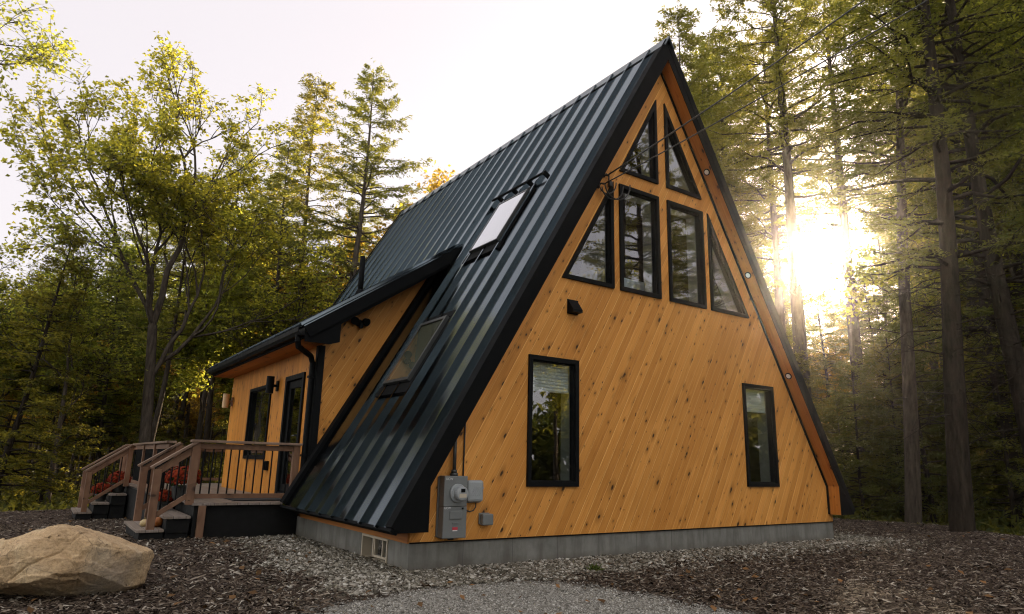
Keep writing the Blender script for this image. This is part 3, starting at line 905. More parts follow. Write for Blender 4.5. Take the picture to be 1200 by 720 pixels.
# ---- dormer: shed roof, walls, gutter, downspout
JX, JZ, EDX, EDZ = -1.58, 4.181, -3.985, 2.535
dsl = Vector((JX - EDX, 0, JZ - EDZ)).normalized(); dn = Vector((-dsl.z, 0, dsl.x)); DL = math.hypot(JX - EDX, JZ - EDZ)
ond = lambda y, s, h=0.0: Vector((EDX, y, EDZ)) + dsl * s + dn * h
DY0, DY1 = 2.82, 8.70
def zt(x): return EDZ + (x - EDX) * (JZ - EDZ) / (JX - EDX)
mb = MB()
sec = [(EDX, zt(EDX) - .01), (EDX, zt(EDX) - .17), (DX + .02, zt(EDX) - .17), (DX + .02, zt(DX) - .24), (JX - .20, zt(JX - .20) - .24), (JX + .05, zt(JX) + .02)]
mb.prism(sec, front, DY0, DY1)
mb.obox(ond(DY0 - .012, DL / 2 - .02, -.07), dsl, Vector((0, 1, 0)), dn, (DL + .02, .03, .19))
mb.prism([(EDX + .01, zt(EDX) - .13), (EDX + .01, zt(EDX) - .215), (DX - .02, zt(EDX) - .215), (DX + .12, zt(EDX) - .17), (DX + .12, zt(DX) - .1)], front, DY0 - .004, DY0 + .03)
fas = mb.build('fascia', M['rooftrim'], cabin)
mb = MB()
slab(ond, DY0 - .03, DY1 + .02, -.03, DL + .02, .014)
seams(mb, lambda y, s, h: ond(y, s, h + .014), [.10 + .40 * i for i in range(7, 23)], lambda y: -.02, lambda y: DL - .03)
dro = mb.build('roof', M['roof'], cabin)
mb = MB(); mb.add([(EDX + .01, DY0 + .02, EDZ - .174), (DX, DY0 + .02, EDZ - .174), (DX, DY1 - .02, EDZ - .174), (EDX + .01, DY1 - .02, EDZ - .174)], [(0, 1, 2, 3)])
mb.build('soffit', M['soffit_eave'], cabin, fixn=False)
mb = MB()   # K-style gutter as an open trough
gp = [(0, 0), (-.012, -.012), (-.075, -.055), (-.080, -.10), (-.018, -.105), (0, -.105), (.003, -.105), (.003, -.11), (-.022, -.112), (-.086, -.105), (-.082, -.052), (-.082, 0), (-.088, .008), (-.070, .008)]
gp = [(-.002, .0), (-.002, -.105), (-.075, -.105), (-.098, -.055), (-.098, .004), (-.088, .004), (-.088, -.052), (-.070, -.096), (-.010, -.096), (-.010, 0)]
gp = [(EDX + u, EDZ - .03 + v) for u, v in gp]
mb.prism(gp, front, DY0 - .01, DY1)
gut = mb.build('gutter', M['black'], cabin)
mb = MB()
gx = EDX - .05
pts = [(gx, DY0 + .12, EDZ - .12), (gx, DY0 + .12, EDZ - .20), (gx + .03, DY0 + .17, EDZ - .27), (DX - .10, DY + .06, EDZ - .33), (DX - .055, DY + .10, EDZ - .42), (DX - .052, DY + .10, EDZ - .60), (DX - .052, DY + .10, .30)]
mb.tube(pts, .040, 10)
for z in (1.9, .8): mb.box((DX - .10, DY + .05, z), (DX - .002, DY + .15, z + .03))
mb.build('downspout', M['black'], gut)

mb = MB(); mb.sheet([(DX, -.1), (DX, zt(DX) - .2), (-1.86, zt(-1.86) - .2), (-1.95, 3.35), (-3.45, .75), (-3.40, -.1)], [], front, DY)
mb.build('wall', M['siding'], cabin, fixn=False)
doorp = rect(3.80, 4.72, .20, 2.03); dwin = rect(5.55, 6.93, .745, 2.00)
mb = MB(); mb.sheet([(DY, -.3), (HB, -.3), (HB, EDZ - .1), (DY, EDZ - .1)], [inset(doorp, .01), inset(dwin, .012)], side, 0.0)
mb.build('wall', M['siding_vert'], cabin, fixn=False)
mb = MB(); mb.sheet([(DY, -.3), (HB, -.3), (HB, EDZ - .1), (DY, EDZ - .1)], [inset(doorp, .01), inset(dwin, .012)], side, .14)
mb.build('wall_lining', M['interior'], cabin, fixn=False)
mb = MB()
mb.box((DX - .022, DY - .020, .19), (DX - .001, DY + .085, EDZ - .17)); mb.box((DX - .022, DY - .022, .19), (DX + .075, DY - .001, EDZ - .17))
mb.build('corner_trim', M['black'], cabin)
window(dwin, side, label='wide window in the dormer wall behind the deck rail')
# door
mb = MB(); ring(mb, doorp, inset(doorp, .075), side, -.03, .10)
door = mb.build('door', M['frame'], cabin)
mb = MB(); inner = inset(doorp, .080); pl_ = inset(inner, .11); ring(mb, inner, pl_, side, .02, .066); mb.build('leaf', M['black'], door)
mb = MB(); mb.sheet(inset(inner, .10), [], side, .042); mb.build('pane', M['glass'], door, fixn=False)
mb = MB(); mb.tube([(DX - .035, 3.955, 1.10), (DX + .02, 3.955, 1.10)], .014, 8); mb.bar((DX - .040, 3.95, 1.10), (DX - .040, 4.07, 1.10), .018, .02, bev=.005); mb.box((DX + .008, 3.93, 1.03), (DX + .019, 3.98, 1.26), .004); mb.build('handle', M['galv_dark'], door)

# wall fittings of the dormer
def cyl_lamp(y, z, mbody, lab):
    mb = MB(); mb.box((DX - .028, y - .055, z - .085), (DX - .001, y + .055, z + .085), .006)
    mb.tube([(DX - .12, y, z), (DX - .02, y, z)], .022, 8)
    o = mb.build('wall_lamp', M['black'] if mbody is M['black'] else M['railwood'], cabin)
    o['label'] = lab
    s = MB(); s.lathe([(.055, -.14), (.062, -.138), (.062, .138), (.055, .14)], (DX - .135, y, z + .01), 20)
    s.build('shade', mbody, o, smooth=False)
cyl_lamp(5.20, 1.93, M['black'], 'black cylinder wall lamp between dormer window and door')
cyl_lamp(8.36, 1.86, M['tanlamp'], 'tan cylinder wall lamp at the far end of the dormer wall')
mb = MB(); mb.box((DX - .05, 5.28, .57), (DX - .001, 5.40, .72), .008); mb.box((DX - .075, 5.29, .58), (DX - .051, 5.39, .71), .012); mb.build('outlet_cover', M['black'], cabin)
# twin flood light on the dormer's front wall
fl = MB(); c0 = Vector((-3.06, DY, 2.765)); fl.tube([c0 + Vector((0, -.001, 0)), c0 + Vector((0, -.05, 0))], .05, 12)
fl.obox(c0 + Vector((.015, -.075, -.045)), Vector((1, 0, 0)), Vector((0, 1, 0)), Vector((0, 0, 1)), (.055, .06, .085), .01)
fo = fl.build('flood_light', M['black'], cabin)
for sx in (-1, 1):
    h = MB(); d = Vector((sx * .30, -.85, -.42)).normalized(); p = c0 + Vector((sx * .085, -.085, .02))
    h.tube([c0 + Vector((sx * .02, -.045, .0)), p - d * .02], .013, 6)
    h.tube([p - d * .045, p - d * .03, p + d * .028, p + d * .035], [.028, .050, .062, .055], 14)
    h.build('lamp_head', M['black'], fo)

# plumbing vent pipe through the dormer roof
mb = MB(); mb.tube([(-1.99, 6.05, zt(-1.99) - .05), (-1.99, 6.05, 4.70)], .052, 14); mb.tube([(-1.99, 6.05, zt(-1.99) - .02), (-1.99, 6.05, zt(-1.99) + .12)], [.12, .06], 14)
mb.build('vent_pipe', M['rooftrim'], cabin, smooth=True)
# dryer vent hood on the gable
mb = MB(); vx, vz = -1.635, 2.645
mb.box((vx - .085, -.010, vz - .09), (vx + .085, -.001, vz + .09))
mb.add([(vx - .075, -.010, vz + .08), (vx + .075, -.010, vz + .08), (vx + .075, -.105, vz - .045), (vx - .075, -.105, vz - .045), (vx - .075, -.105, vz - .08), (vx + .075, -.105, vz - .08), (vx + .075, -.010, vz - .08), (vx - .075, -.010, vz - .08)],
       [(0, 1, 2, 3), (3, 2, 5, 4), (4, 5, 6, 7), (0, 3, 4, 7), (1, 2, 5, 6)])
mb.build('vent_hood', M['black'], cabin)

# electric service on the gable
mb = MB(); mb.box((-3.372, -.125, .345), (-3.105, -.004, .640), .006); mb.box((-3.372, -.128, .045), (-3.105, -.004, .343), .006)
mb.box((-3.385, -.02, .055), (-3.09, -.0045, .63))
mbx = mb.build('meter_box', M['galv'], cabin)
mb = MB(); mc = Vector((-3.222, -.128, .475))
def ydisc(mb, c, prof, n=24):
    vs, fs = [], []
    for r, d in prof:
        for i in range(n):
            a = 2 * math.pi * i / n
            vs.append(c + Vector((r * math.cos(a), -d, r * math.sin(a))))
    for j in range(len(prof) - 1):
        for i in range(n):
            fs.append((j * n + i, j * n + (i + 1) % n, (j + 1) * n + (i + 1) % n, (j + 1) * n + i))
    fs.append(tuple((len(prof) - 1) * n + i for i in range(n)))
    mb.add(vs, fs)
ydisc(mb, mc, [(.090, .0), (.090, .018), (.083, .024), (.074, .024), (.074, .030)]); met = mb.build('meter', M['galv_light'], mbx)
mb = MB(); ydisc(mb, mc + Vector((.012, 0, -.004)), [(.070, .030), (.070, .075), (.062, .088), (.045, .092)]); mb.build('meter_cover', M['galv_light'], met)
mb = MB(); mb.box((mc.x - .012, mc.y - .096, mc.z + .010), (mc.x + .034, mc.y - .091, mc.z + .045)); mb.build('display', M['black'], met)
mb = MB(); mb.box((mc.x - .030, mc.y - .0955, mc.z - .040), (mc.x + .050, mc.y - .091, mc.z - .004)); mb.build('nameplate', M['white'], met)
mb = MB(); mb.box((-3.305, -.140, .225), (-3.165, -.1285, .305), .008); mb.box((-3.27, -.139, .185), (-3.20, -.1285, .192)); mb.build('breaker_cover', M['galv'], mbx)
mb = MB(); mb.box((-3.165, -.137, .318), (-3.148, -.1285, .336)); mb.build('latch', M['black'], mbx)
mb = MB(); mb.box((-3.26, -.05, .022), (-3.20, -.03, .046)); mb.build('cable_clamp', M['black'], mbx)
mb = MB(); mb.box((-3.265, -.1305, .122), (-3.205, -.1287, .150)); st = mb.build('sticker', M['red'], mbx)
mb = MB(); mb.box((-3.263, -.1305, .113), (-3.208, -.1287, .1215)); mb.build('sticker_text', M['decal'], st)
def lettering(txt, x, z, size, parent, y=-.1295):
    cu = bpy.data.curves.new('lettering', 'FONT'); cu.body = txt; cu.size = size; cu.extrude = .0006
    tmp = bpy.data.objects.new('lettering', cu)
    COL.objects.link(tmp)
    dg = bpy.context.evaluated_depsgraph_get()
    me = bpy.data.meshes.new_from_object(tmp.evaluated_get(dg))
    bpy.data.objects.remove(tmp)
    vs = [Vector((x + v.co.x, y, z + v.co.y)) - Vector((0, v.co.z, 0)) for v in me.vertices]
    fs = [tuple(p.vertices) for p in me.polygons]
    link_mesh('lettering', vs, fs, M['decal'], parent, fixn=False)
lettering('UCW', -3.360, .600, .034, mbx, -.1262)
lettering('UCW', -3.366, .322, .030, mbx, -.1292)
mb = MB(); mb.tube([(-3.225, -.05, .64), (-3.225, -.05, .668)], .040, 12); mb.tube([(-3.225, -.05, .668), (-3.225, -.05, .70)], .030, 12)
mb.tube([(-3.225, -.05, .70), (-3.228, -.05, 1.02)], .019, 10); mb.build('conduit', M['galv_dark'], cabin, smooth=True)
# network box with diagonal ridges and its loop of cable
mb = MB(); mb.box((-3.090, -.030, .372), (-2.882, -.002, .590), .02); nb = mb.build('utility_box', M['galv_light'], cabin)
mb = MB(); mb.box((-3.082, -.100, .382), (-2.888, -.031, .600), .028)
for i in range(5):
    t = -3.035 + i * .026
    mb.bar((t - .012, -.102, .445 - (.0 if i < 4 else 0)), (t + .035, -.102, .530), .007, .006, Vector((0, 1, 0)), .002)
mb.build('cover', M['galv_light'], nb)
mb = MB(); mb.tube([(-2.955, -.05, .374), (-2.955, -.05, .33), (-2.985, -.055, .298), (-3.03, -.055, .288), (-3.08, -.05, .305), (-3.10, -.04, .33)], .007, 6)
mb.tube([(-3.096, -.012, .46), (-3.094, -.012, .9), (-3.093, -.012, 1.225)], .009, 6); mb.build('cable', M['wire'], cabin, smooth=True)
mb = MB(); mb.box((-2.888, -.020, .158), (-2.762, -.002, .270), .006); ob = mb.build('outlet_box', M['galv'], cabin)
mb = MB(); mb.box((-2.880, -.085, .150), (-2.752, -.021, .262), .010); mb.build('cover', M['galv'], ob)

# bed in the loft behind the upper windows (stands on the loft floor)
mb = MB(); mb.box((-.95, .50, 2.77), (.65, 2.55, 3.0), .02); bed = mb.build('bed', M['interior']); tag(bed, 'bed with pale linen standing in the loft behind the upper windows', 'bed')
mb = MB(); mb.box((-.93, .46, 3.0), (.63, 2.5, 3.38), .07); mb.build('mattress', M['linen'], bed)
mb = MB(); mb.obox((-.45, .85, 3.66), Vector((.95, 0, -.3)).normalized(), Vector((0, 1, 0)), Vector((.3, 0, .95)).normalized(), (.16, .62, .50), .07); mb.build('pillow', M['pillow'], bed)

# ------------------------------------------------------------------ deck
ZD, YF, XL = .19, 3.40, -5.02
deck = thing('deck', 'weathered timber deck with black skirt, cedar rails and two flights of steps', 'deck', (-4.4, 6.5, -.3))
mb = MB()
mb.box((XL, YF - .02, ZD - .028), (DX - .03, 4.80, ZD)); mb.box((-5.18, 4.801, ZD - .028), (DX - .03, 10.35, ZD)); mb.box((DX - .029, HB + .06, ZD - .028), (.5, 10.35, ZD))
mb.build('floor', M['deckwood'], deck)
mb = MB()
mb.box((XL + .03, YF + .03, -.28), (DX - .06, YF + .06, ZD - .030)); mb.box((XL + .03, YF + .06, -.06), (XL + .06, 4.80, ZD - .030))
mb.box((-5.15, 4.84, -.40), (-5.12, 10.3, ZD - .030)); mb.box((-5.12, 10.26, -.5), (.5, 10.3, ZD - .03))
mb.build('skirt', M['blackmatte'], deck)
for (x, y) in ((-4.90, YF + .012), (-5.14, 6.3)):
    b = MB(); b.box((x - .042, y - .05, float(gz(x, y)) - .05), (x + .042, y + .018, ZD - .03), .006); b.build('post', M['railwood'], deck)

def rail(p, q, zf, posts, nbal, ztop=.98, bal=True):
    """straight level railing from p to q: cap, under-rail, bottom rail, posts and black balusters"""
    p, q = Vector(p), Vector(q)
    L = MB()
    L.bar((p.x, p.y, zf + .71), (q.x, q.y, zf + .71), .038, .07, bev=.004)
    r = L.build('railing', M['railwood'], deck)
    L = MB(); L.bar((p.x, p.y, zf + .085), (q.x, q.y, zf + .085), .038, .058, bev=.004); L.build('bottom_rail', M['railwood'], r)
    c = MB(); d = (q - p).normalized() * .07; c.bar((p.x - d.x, p.y - d.y, zf + .772), (q.x + d.x, q.y + d.y, zf + .772), .138, .032, bev=.005); c.build('rail_cap', M['capwood'], r)
    for t in posts:
        a = p.lerp(q, t); b = MB(); b.box((a.x - .043, a.y - .043, zf - .02), (a.x + .043, a.y + .043, zf + .755), .005); b.build('post', M['railwood'], r)
    if bal:
        for i in range(nbal):
            a = p.lerp(q, (i + 1) / (nbal + 1)); b = MB(); b.tube([(a.x, a.y, zf + .10), (a.x, a.y, zf + .70)], .010, 8); b.build('baluster', M['black'], r)
rail((-5.05, YF + .04, 0), (-3.76, YF + .04, 0), ZD, (0, 1), 11)
rail((-5.15, 4.86, 0), (-5.15, 8.92, 0), ZD, (.33, .66), 30)
rail((-5.15, 10.30, 0), (-1.0, 10.30, 0), ZD, (.0, .33, .66, 1), 30)

def stairs(ys, xs, nt, rise, run):
    """steps going down towards -x between the two y values, each side with its own sloping rail"""
    y0, y1 = ys
    s = MB()
    for i in range(nt):
        z = ZD - rise * (i + 1); x = xs - run * i
        zg = -.62
        s.box((x - run + .015, y0 + .03, z - .20 if i == nt - 1 else z - .20), (x - .004, y1 - .03, z - .034))
        s.box((x - run + .02, y0 + .05, zg), (x - .006, y1 - .05, z - .201))
    so = s.build('stairs', M['blackmatte'], deck)
    for i in range(nt):
        z = ZD - rise * (i + 1); x = xs - run * i
        b = MB(); b.box((x - run - .02, y0, z - .033), (x - .002, y1, z), .004); b.build('tread', M['tread'], so)
    zb = ZD - rise * nt; xb = xs - run * nt + .13; xt = xs - .04
    for y in (y0 + .05, y1 - .05):
        r = MB()
        r.bar((xt - .02, y, ZD + .66), (xb, y, zb + .69), .038, .085, bev=.004)
        ro = r.build('railing', M['railwood'], deck)
        r = MB(); r.bar((xt - .03, y, ZD + .09), (xb + .03, y, zb + .16), .038, .060, bev=.004); r.build('bottom_rail', M['railwood'], ro)
        c = MB(); c.bar((xt + .02, y, ZD + .765), (xb - .08, y, zb + .735), .125, .032, bev=.005); c.build('rail_cap', M['capwood'], ro)
        b = MB(); b.box((xb - .045, y - .043, zb - .01), (xb + .045, y + .043, zb + .72), .005); b.build('post', M['railwood'], ro)
        b = MB(); b.box((xt - .042, y - .0435, ZD - .02), (xt + .044, y + .0435, ZD + .758), .005); b.build('post', M['railwood'], ro)
        nb = 4
        for i in range(nb):
            t = (i + 1) / (nb + 1); x = xt + (xb - xt) * t; za = ZD + (zb - ZD) * t
            b = MB(); b.tube([(x, y, za + .12), (x, y, za + .66)], .010, 8); b.build('baluster', M['black'], ro)
stairs((YF - .01, 4.79), XL, 2, .153, .285)
stairs((9.0, 10.33), -5.19, 3, .16, .265)

mb = MB(); mb.box((-4.45, 3.72, ZD + .001), (-3.72, 4.75, ZD + .016), .004); tag(mb.build('door_mat', M['mat']), 'black door mat lying on the deck in front of the door', 'door mat')

def mum(x, y, z, r, label, pot=True, group='potted chrysanthemums on the steps and deck'):
    t = thing('potted_mum', label, 'potted plant', (x, y, z), group)
    hp = r * .85 if pot else r * .35
    b = MB(); b.lathe([(r * .42, .0), (r * .50, .02), (r * .60, hp * .88), (r * .66, hp * .88), (r * .66, hp), (r * .58, hp), (r * .55, hp * .9)], (x, y, z), 20); b.build('pot', M['pot'], t)
    n = 420
    ph = RNG.uniform(0, 2 * np.pi, n); cz = RNG.uniform(-.35, 1, n); rr = np.sqrt(1 - np.clip(cz, -1, 1) ** 2)
    N = np.stack([rr * np.cos(ph), rr * np.sin(ph), cz], -1)
    bump = 1 + .10 * np.sin(N[:, 0] * 7 + x * 9) * np.sin(N[:, 1] * 6) + RNG.normal(0, .05, n)
    c = np.array([x, y, z + hp + r * .42])
    P = c + N * np.array([r, r, r * .72]) * bump[:, None]
    V, F = [], []
    ref = np.array([.3, .2, .9])
    for p, nn in zip(P, N):
        a = np.cross(nn, ref); a /= np.linalg.norm(a) + 1e-9; bb = np.cross(nn, a)
        q = r * RNG.uniform(.085, .14); k0 = len(V); V.append(p + nn * q * .5)
        for i in range(7):
            an = 2 * math.pi * i / 7; V.append(p + (a * math.cos(an) + bb * math.sin(an)) * q)
        F += [(k0, k0 + 1 + i, k0 + 1 + (i + 1) % 7) for i in range(7)]
    link_mesh('flowers', V, F, M['mum'], t, fixn=False)
    n = 500
    ph = RNG.uniform(0, 2 * np.pi, n); cz = RNG.uniform(-.75, .85, n); rr = np.sqrt(1 - cz ** 2)
    N = np.stack([rr * np.cos(ph), rr * np.sin(ph), cz], -1)
    P = c + N * np.array([r, r, r * .72]) * RNG.uniform(.55, .97, n)[:, None]
    a, b2, c2 = rot_frames(n, .8); L = r * .11
    V = np.stack([P - a * L, P - b2 * L * .5, P + a * L, P + b2 * L * .5], 1).reshape(-1, 3) - np.array([x, y, z])
    np_mesh('leaves', V, np.arange(4 * n), 4, M['weed'], t)
mum(-5.02, 4.30, ZD, .215, 'largest pot of rust-red chrysanthemums, on the deck behind the nearer step rail')
mum(-5.20, 4.46, ZD - .153, .13, 'small pot of rust-red chrysanthemums on the upper tread of the nearer steps')
mum(-5.30, 9.55, ZD - .16, .20, 'taller of the two mum pots on the farther steps, on the upper tread', )
mum(-5.58, 9.50, ZD - .32, .17, 'lower of the two mum pots on the farther steps')
mb = MB(); mb.lathe([(.010, .012), (.05, .0), (.085, .03), (.095, .065), (.08, .105), (.04, .122), (.012, .112)], (-5.34, 3.78, ZD - .306), 30, 10, .05)
pk = tag(mb.build('pumpkin', M['pumpkin'], smooth=True), 'small orange pumpkin on the lowest tread of the nearer steps', 'pumpkin')
mb = MB(); mb.tube([(-5.34, 3.78, ZD - .306 + .112), (-5.335, 3.785, ZD - .306 + .14), (-5.325, 3.79, ZD - .306 + .155)], [.012, .008, .009], 7); mb.build('stalk', M['stem'], pk)
mb = MB(); mb.lathe([(.008, .004), (.035, .0), (.058, .03), (.055, .062), (.03, .085), (.008, .088)], (-5.47, 3.86, ZD - .306), 24, 8, .03)
pk = tag(mb.build('gourd', M['gourd'], smooth=True), 'pale cream gourd beside the orange pumpkin on the lowest tread', 'gourd')
mb = MB(); mb.tube([(-5.47, 3.86, ZD - .306 + .086), (-5.475, 3.865, ZD - .306 + .115)], [.009, .007], 7); mb.build('stalk', M['stem'], pk)

# ------------------------------------------------------------------ boulder
BOULDER = [(-6.86, 0.15, 0.151), (-6.684, 0.05, 0.201), (-6.586, 0.1, 0.238), (-6.486, 0.25, 0.232), (-6.359, 0.45, 0.191), (-6.072, 0.45, 0.099), (-5.848, 0.25, 0.02), (-6.464, -0.05, 0.241), (-6.282, -0.18, 0.155), (-5.969, 0.0, 0.029), (-5.818, 0.3, -0.02), (-5.868, 0.2, -0.16), (-5.878, 0.15, -0.216), (-6.86, -0.05, -0.042), (-6.652, -0.28, -0.095), (-6.52, -0.3, -0.041), (-6.314, -0.25, -0.053), (-6.127, -0.12, -0.143), (-6.024, 0.0, -0.207), (-6.707, 0.1, -0.182), (-6.493, 0.0, -0.258), (-6.222, 0.03, -0.292), (-6.044, 0.15, -0.297), (-6.727, -0.18, 0.14), (-6.544, -0.15, 0.174), (-6.954, 0.2, 0.051)]
def boulder():
    pts = BOULDER + [(-6.9, .75, -.40), (-5.85, .80, -.40), (-6.7, .80, .05), (-7.1, .5, -.3), (-7.1, .2, -.12)]
    bm = bmesh.new()
    for p in pts: bm.verts.new(p)
    r = bmesh.ops.convex_hull(bm, input=bm.verts[:])
    junk = [g for g in r['geom_interior'] if isinstance(g, bmesh.types.BMVert)]
    bmesh.ops.delete(bm, geom=junk, context='VERTS')
    bmesh.ops.bevel(bm, geom=bm.edges[:], offset=.007, segments=2, affect='EDGES', profile=.6)
    bmesh.ops.triangulate(bm, faces=bm.faces[:])
    for _ in range(6):
        es = [e for e in bm.edges if e.calc_length() > .013]
        if not es: break
        bmesh.ops.subdivide_edges(bm, edges=es, cuts=1, use_grid_fill=False)
        bmesh.ops.triangulate(bm, faces=[f for f in bm.faces if len(f.verts) > 3])
    bm.normal_update()
    from mathutils import noise as nz
    for v in bm.verts:
        p = v.co
        big = nz.fractal(p * 2.2, 1.0, 2.0, 4)
        cell = nz.voronoi(p * 2.6 + Vector((3.1, .4, 1.7)))[0]
        crack = max(0, 1 - (cell[1] - cell[0]) / .045)
        q = p.x * .9 + p.y * .8 + p.z * 5.0 + .9 * nz.fractal(p * 1.6, 1.0, 2.0, 3)
        ledge = (q * 1.15 - math.floor(q * 1.15)) ** 2
        rough = nz.fractal(p * 16, .7, 2.1, 4)
        mask = min(1, max(0, .5 + 1.6 * nz.noise(p * 1.9 + Vector((7, 2, 1)))))
        v.co = p + v.normal * (.016 * big - .016 * crack * mask + .018 * (ledge - .35) * mask + .0055 * rough)
    me = bpy.data.meshes.new('boulder'); bm.to_mesh(me); bm.free()
    off = Vector((-6.3, .2, -.25))
    me.transform(Matrix.Translation(-off))
    me.materials.append(M['rock'])
    me.polygons.foreach_set('use_smooth', [True] * len(me.polygons))
    o = bpy.data.objects.new('boulder', me); COL.objects.link(o); o.location = off
    tag(o, 'large tan angular boulder lying on the mulch in the left foreground', 'boulder')
boulder()

# small green weed at the edge of the drive
def weed(x, y, s, label, seed):
    rg = np.random.default_rng(seed); z = float(gz(x, y)); V, F = [], []
    for i in range(46):
        th = rg.uniform(0, 2 * np.pi); el = rg.uniform(.35, 1.4); L = s * rg.uniform(.4, 1)
        d = np.array([math.cos(th) * math.cos(el), math.sin(th) * math.cos(el), math.sin(el)])
        w = np.cross(d, [0, 0, 1.]); w /= np.linalg.norm(w); w *= L * .10
        b = np.array([x, y, z]) + rg.normal(0, s * .12, 3) * [1, 1, 0]
        k0 = len(V); V += [b - w * .3, b + d * L * .55 - w, b + d * L + np.array([0, 0, -.15 * L]), b + d * L * .55 + w]; F.append((k0, k0 + 1, k0 + 2, k0 + 3))
    o = link_mesh('weed', V, F, M['weed'], fixn=False); tag(o, label, 'weed')
weed(-2.0, -.80, .13, 'small green weed sprouting where gravel strip meets the drive', 3)

# ------------------------------------------------------------------ overhead cables
def cable(name, a, b, sag, r, label):
    a, b = Vector(a), Vector(b)
    pts = []
    for i in range(25):
        t = i / 24; p = a.lerp(b, t); p.z -= sag * 4 * t * (1 - t); pts.append(p)
    mb = MB(); mb.tube(pts, r, 6); o = mb.build(name, M['wire'], smooth=True)
    return tag(o, label, 'cable', 'service cables')
PX, PY = 4.6, -5.5
cable('service_cable', (-1.075, -.035, 4.515), (PX, PY, 10.3), .16, .011, 'upper, thicker black service cable running from the gable into the sky')
cable('service_cable', (-1.185, -.10, 4.345), (PX, PY, 9.15), .14, .009, 'lower, thinner black service cable crossing the upper gable windows')
mb = MB(); mb.tube([(-1.12, -.004, 4.50), (-1.10, -.05, 4.52), (-1.075, -.04, 4.515)], .018, 6)
mb.tube([(-1.05, -.04, 4.53), (-1.06, -.05, 4.46), (-1.05, -.05, 4.40), (-1.02, -.06, 4.36)], .011, 6)
mb.obox((-1.03, -.045, 4.40), Vector((1, 0, 0)), Vector((0, 1, 0)), Vector((0, 0, 1)), (.05, .05, .08), .01)
for k, (r1, dz) in enumerate(((.16, .0), (.20, -.03), (.24, .02))):
    pts = []
    for i in range(13):
        a = math.pi * i / 12
        pts.append((-1.24 + .04 * k + r1 * 1.05 * (1 - math.cos(a)) * .9, -.06 - .012 * k, 4.34 + dz - r1 * math.sin(a) * .9 + .10 * i / 12))
    mb.tube(pts, .009, 5)
mb.tube([(-1.22, -.01, 4.30), (-1.21, -.05, 4.36), (-1.185, -.10, 4.345)], .014, 6)
mb.build('cable_anchor', M['wire'], cabin, smooth=True)
up_ = thing('utility_pole', 'wooden utility pole carrying the service cables', 'utility pole', (PX, PY, -.3))
mb = MB(); mb.tube([(PX, PY, -.6), (PX, PY, 10.6)], [.12, .08], 12); mb.build('pole', M['bark'], up_, smooth=True)
mb = MB(); mb.box((PX - .6, PY - .05, 10.1), (PX + .6, PY + .05, 10.2)); mb.build('crossarm', M['bark'], up_)

# ------------------------------------------------------------------ trees
class TreeMesh:
    """collects tapered limbs (tubes) and leaf faces; built at the origin, used for many trees"""
    def __init__(self, seed):
        self.rg = np.random.default_rng(seed)
        self.wood = MB()
        self.leaves = []          # arrays (n,4,3)
    def limb(self, pts, r0, r1, n=5):
        k = len(pts)
        self.wood.tube(pts, [r0 + (r1 - r0) * i / (k - 1) for i in range(k)], n, cap=False)
    def spray(self, P, D, U, L, W):
        """leaf quads (rhombs): centres P, long direction D, up U (n,3)"""
        D = D / (np.linalg.norm(D, axis=1)[:, None] + 1e-9)
        S = np.cross(D, U); S /= (np.linalg.norm(S, axis=1)[:, None] + 1e-9)
        N = np.cross(S, D)
        L = np.asarray(L)[:, None]; W = np.asarray(W)[:, None]
        fold = N * W * .25
        self.leaves.append(np.stack([P - D * L * .5, P + S * W * .5 + fold, P + D * L * .5, P - S * W * .5 + fold], 1))
    def finish(self, name, bark, leaf):
        tr = link_mesh('trunk', self.wood.v, self.wood.f, bark, None, None, True, False)
        A = np.concatenate(self.leaves).reshape(-1, 3)
        cr = np_mesh('crown', A, np.arange(len(A)), 4, leaf)
        return tr, cr

def bent_line(rg, base, top, n, wob_):
    base, top = np.array(base, float), np.array(top, float)
    L = np.linalg.norm(top - base)
    ph = rg.uniform(0, 6.28, 4)
    out = []
    for i in range(n):
        t = i / (n - 1)
        o = np.array([math.sin(t * 3.1 + ph[0]) + .5 * math.sin(t * 7 + ph[1]), math.sin(t * 2.7 + ph[2]) + .5 * math.sin(t * 6.3 + ph[3]), 0]) * wob_ * L
        o0 = np.array([math.sin(ph[0]) + .5 * math.sin(ph[1]), math.sin(ph[2]) + .5 * math.sin(ph[3]), 0]) * wob_ * L
        out.append(base + (top - base) * t + (o - o0) * min(1, t * 3) )
    return out

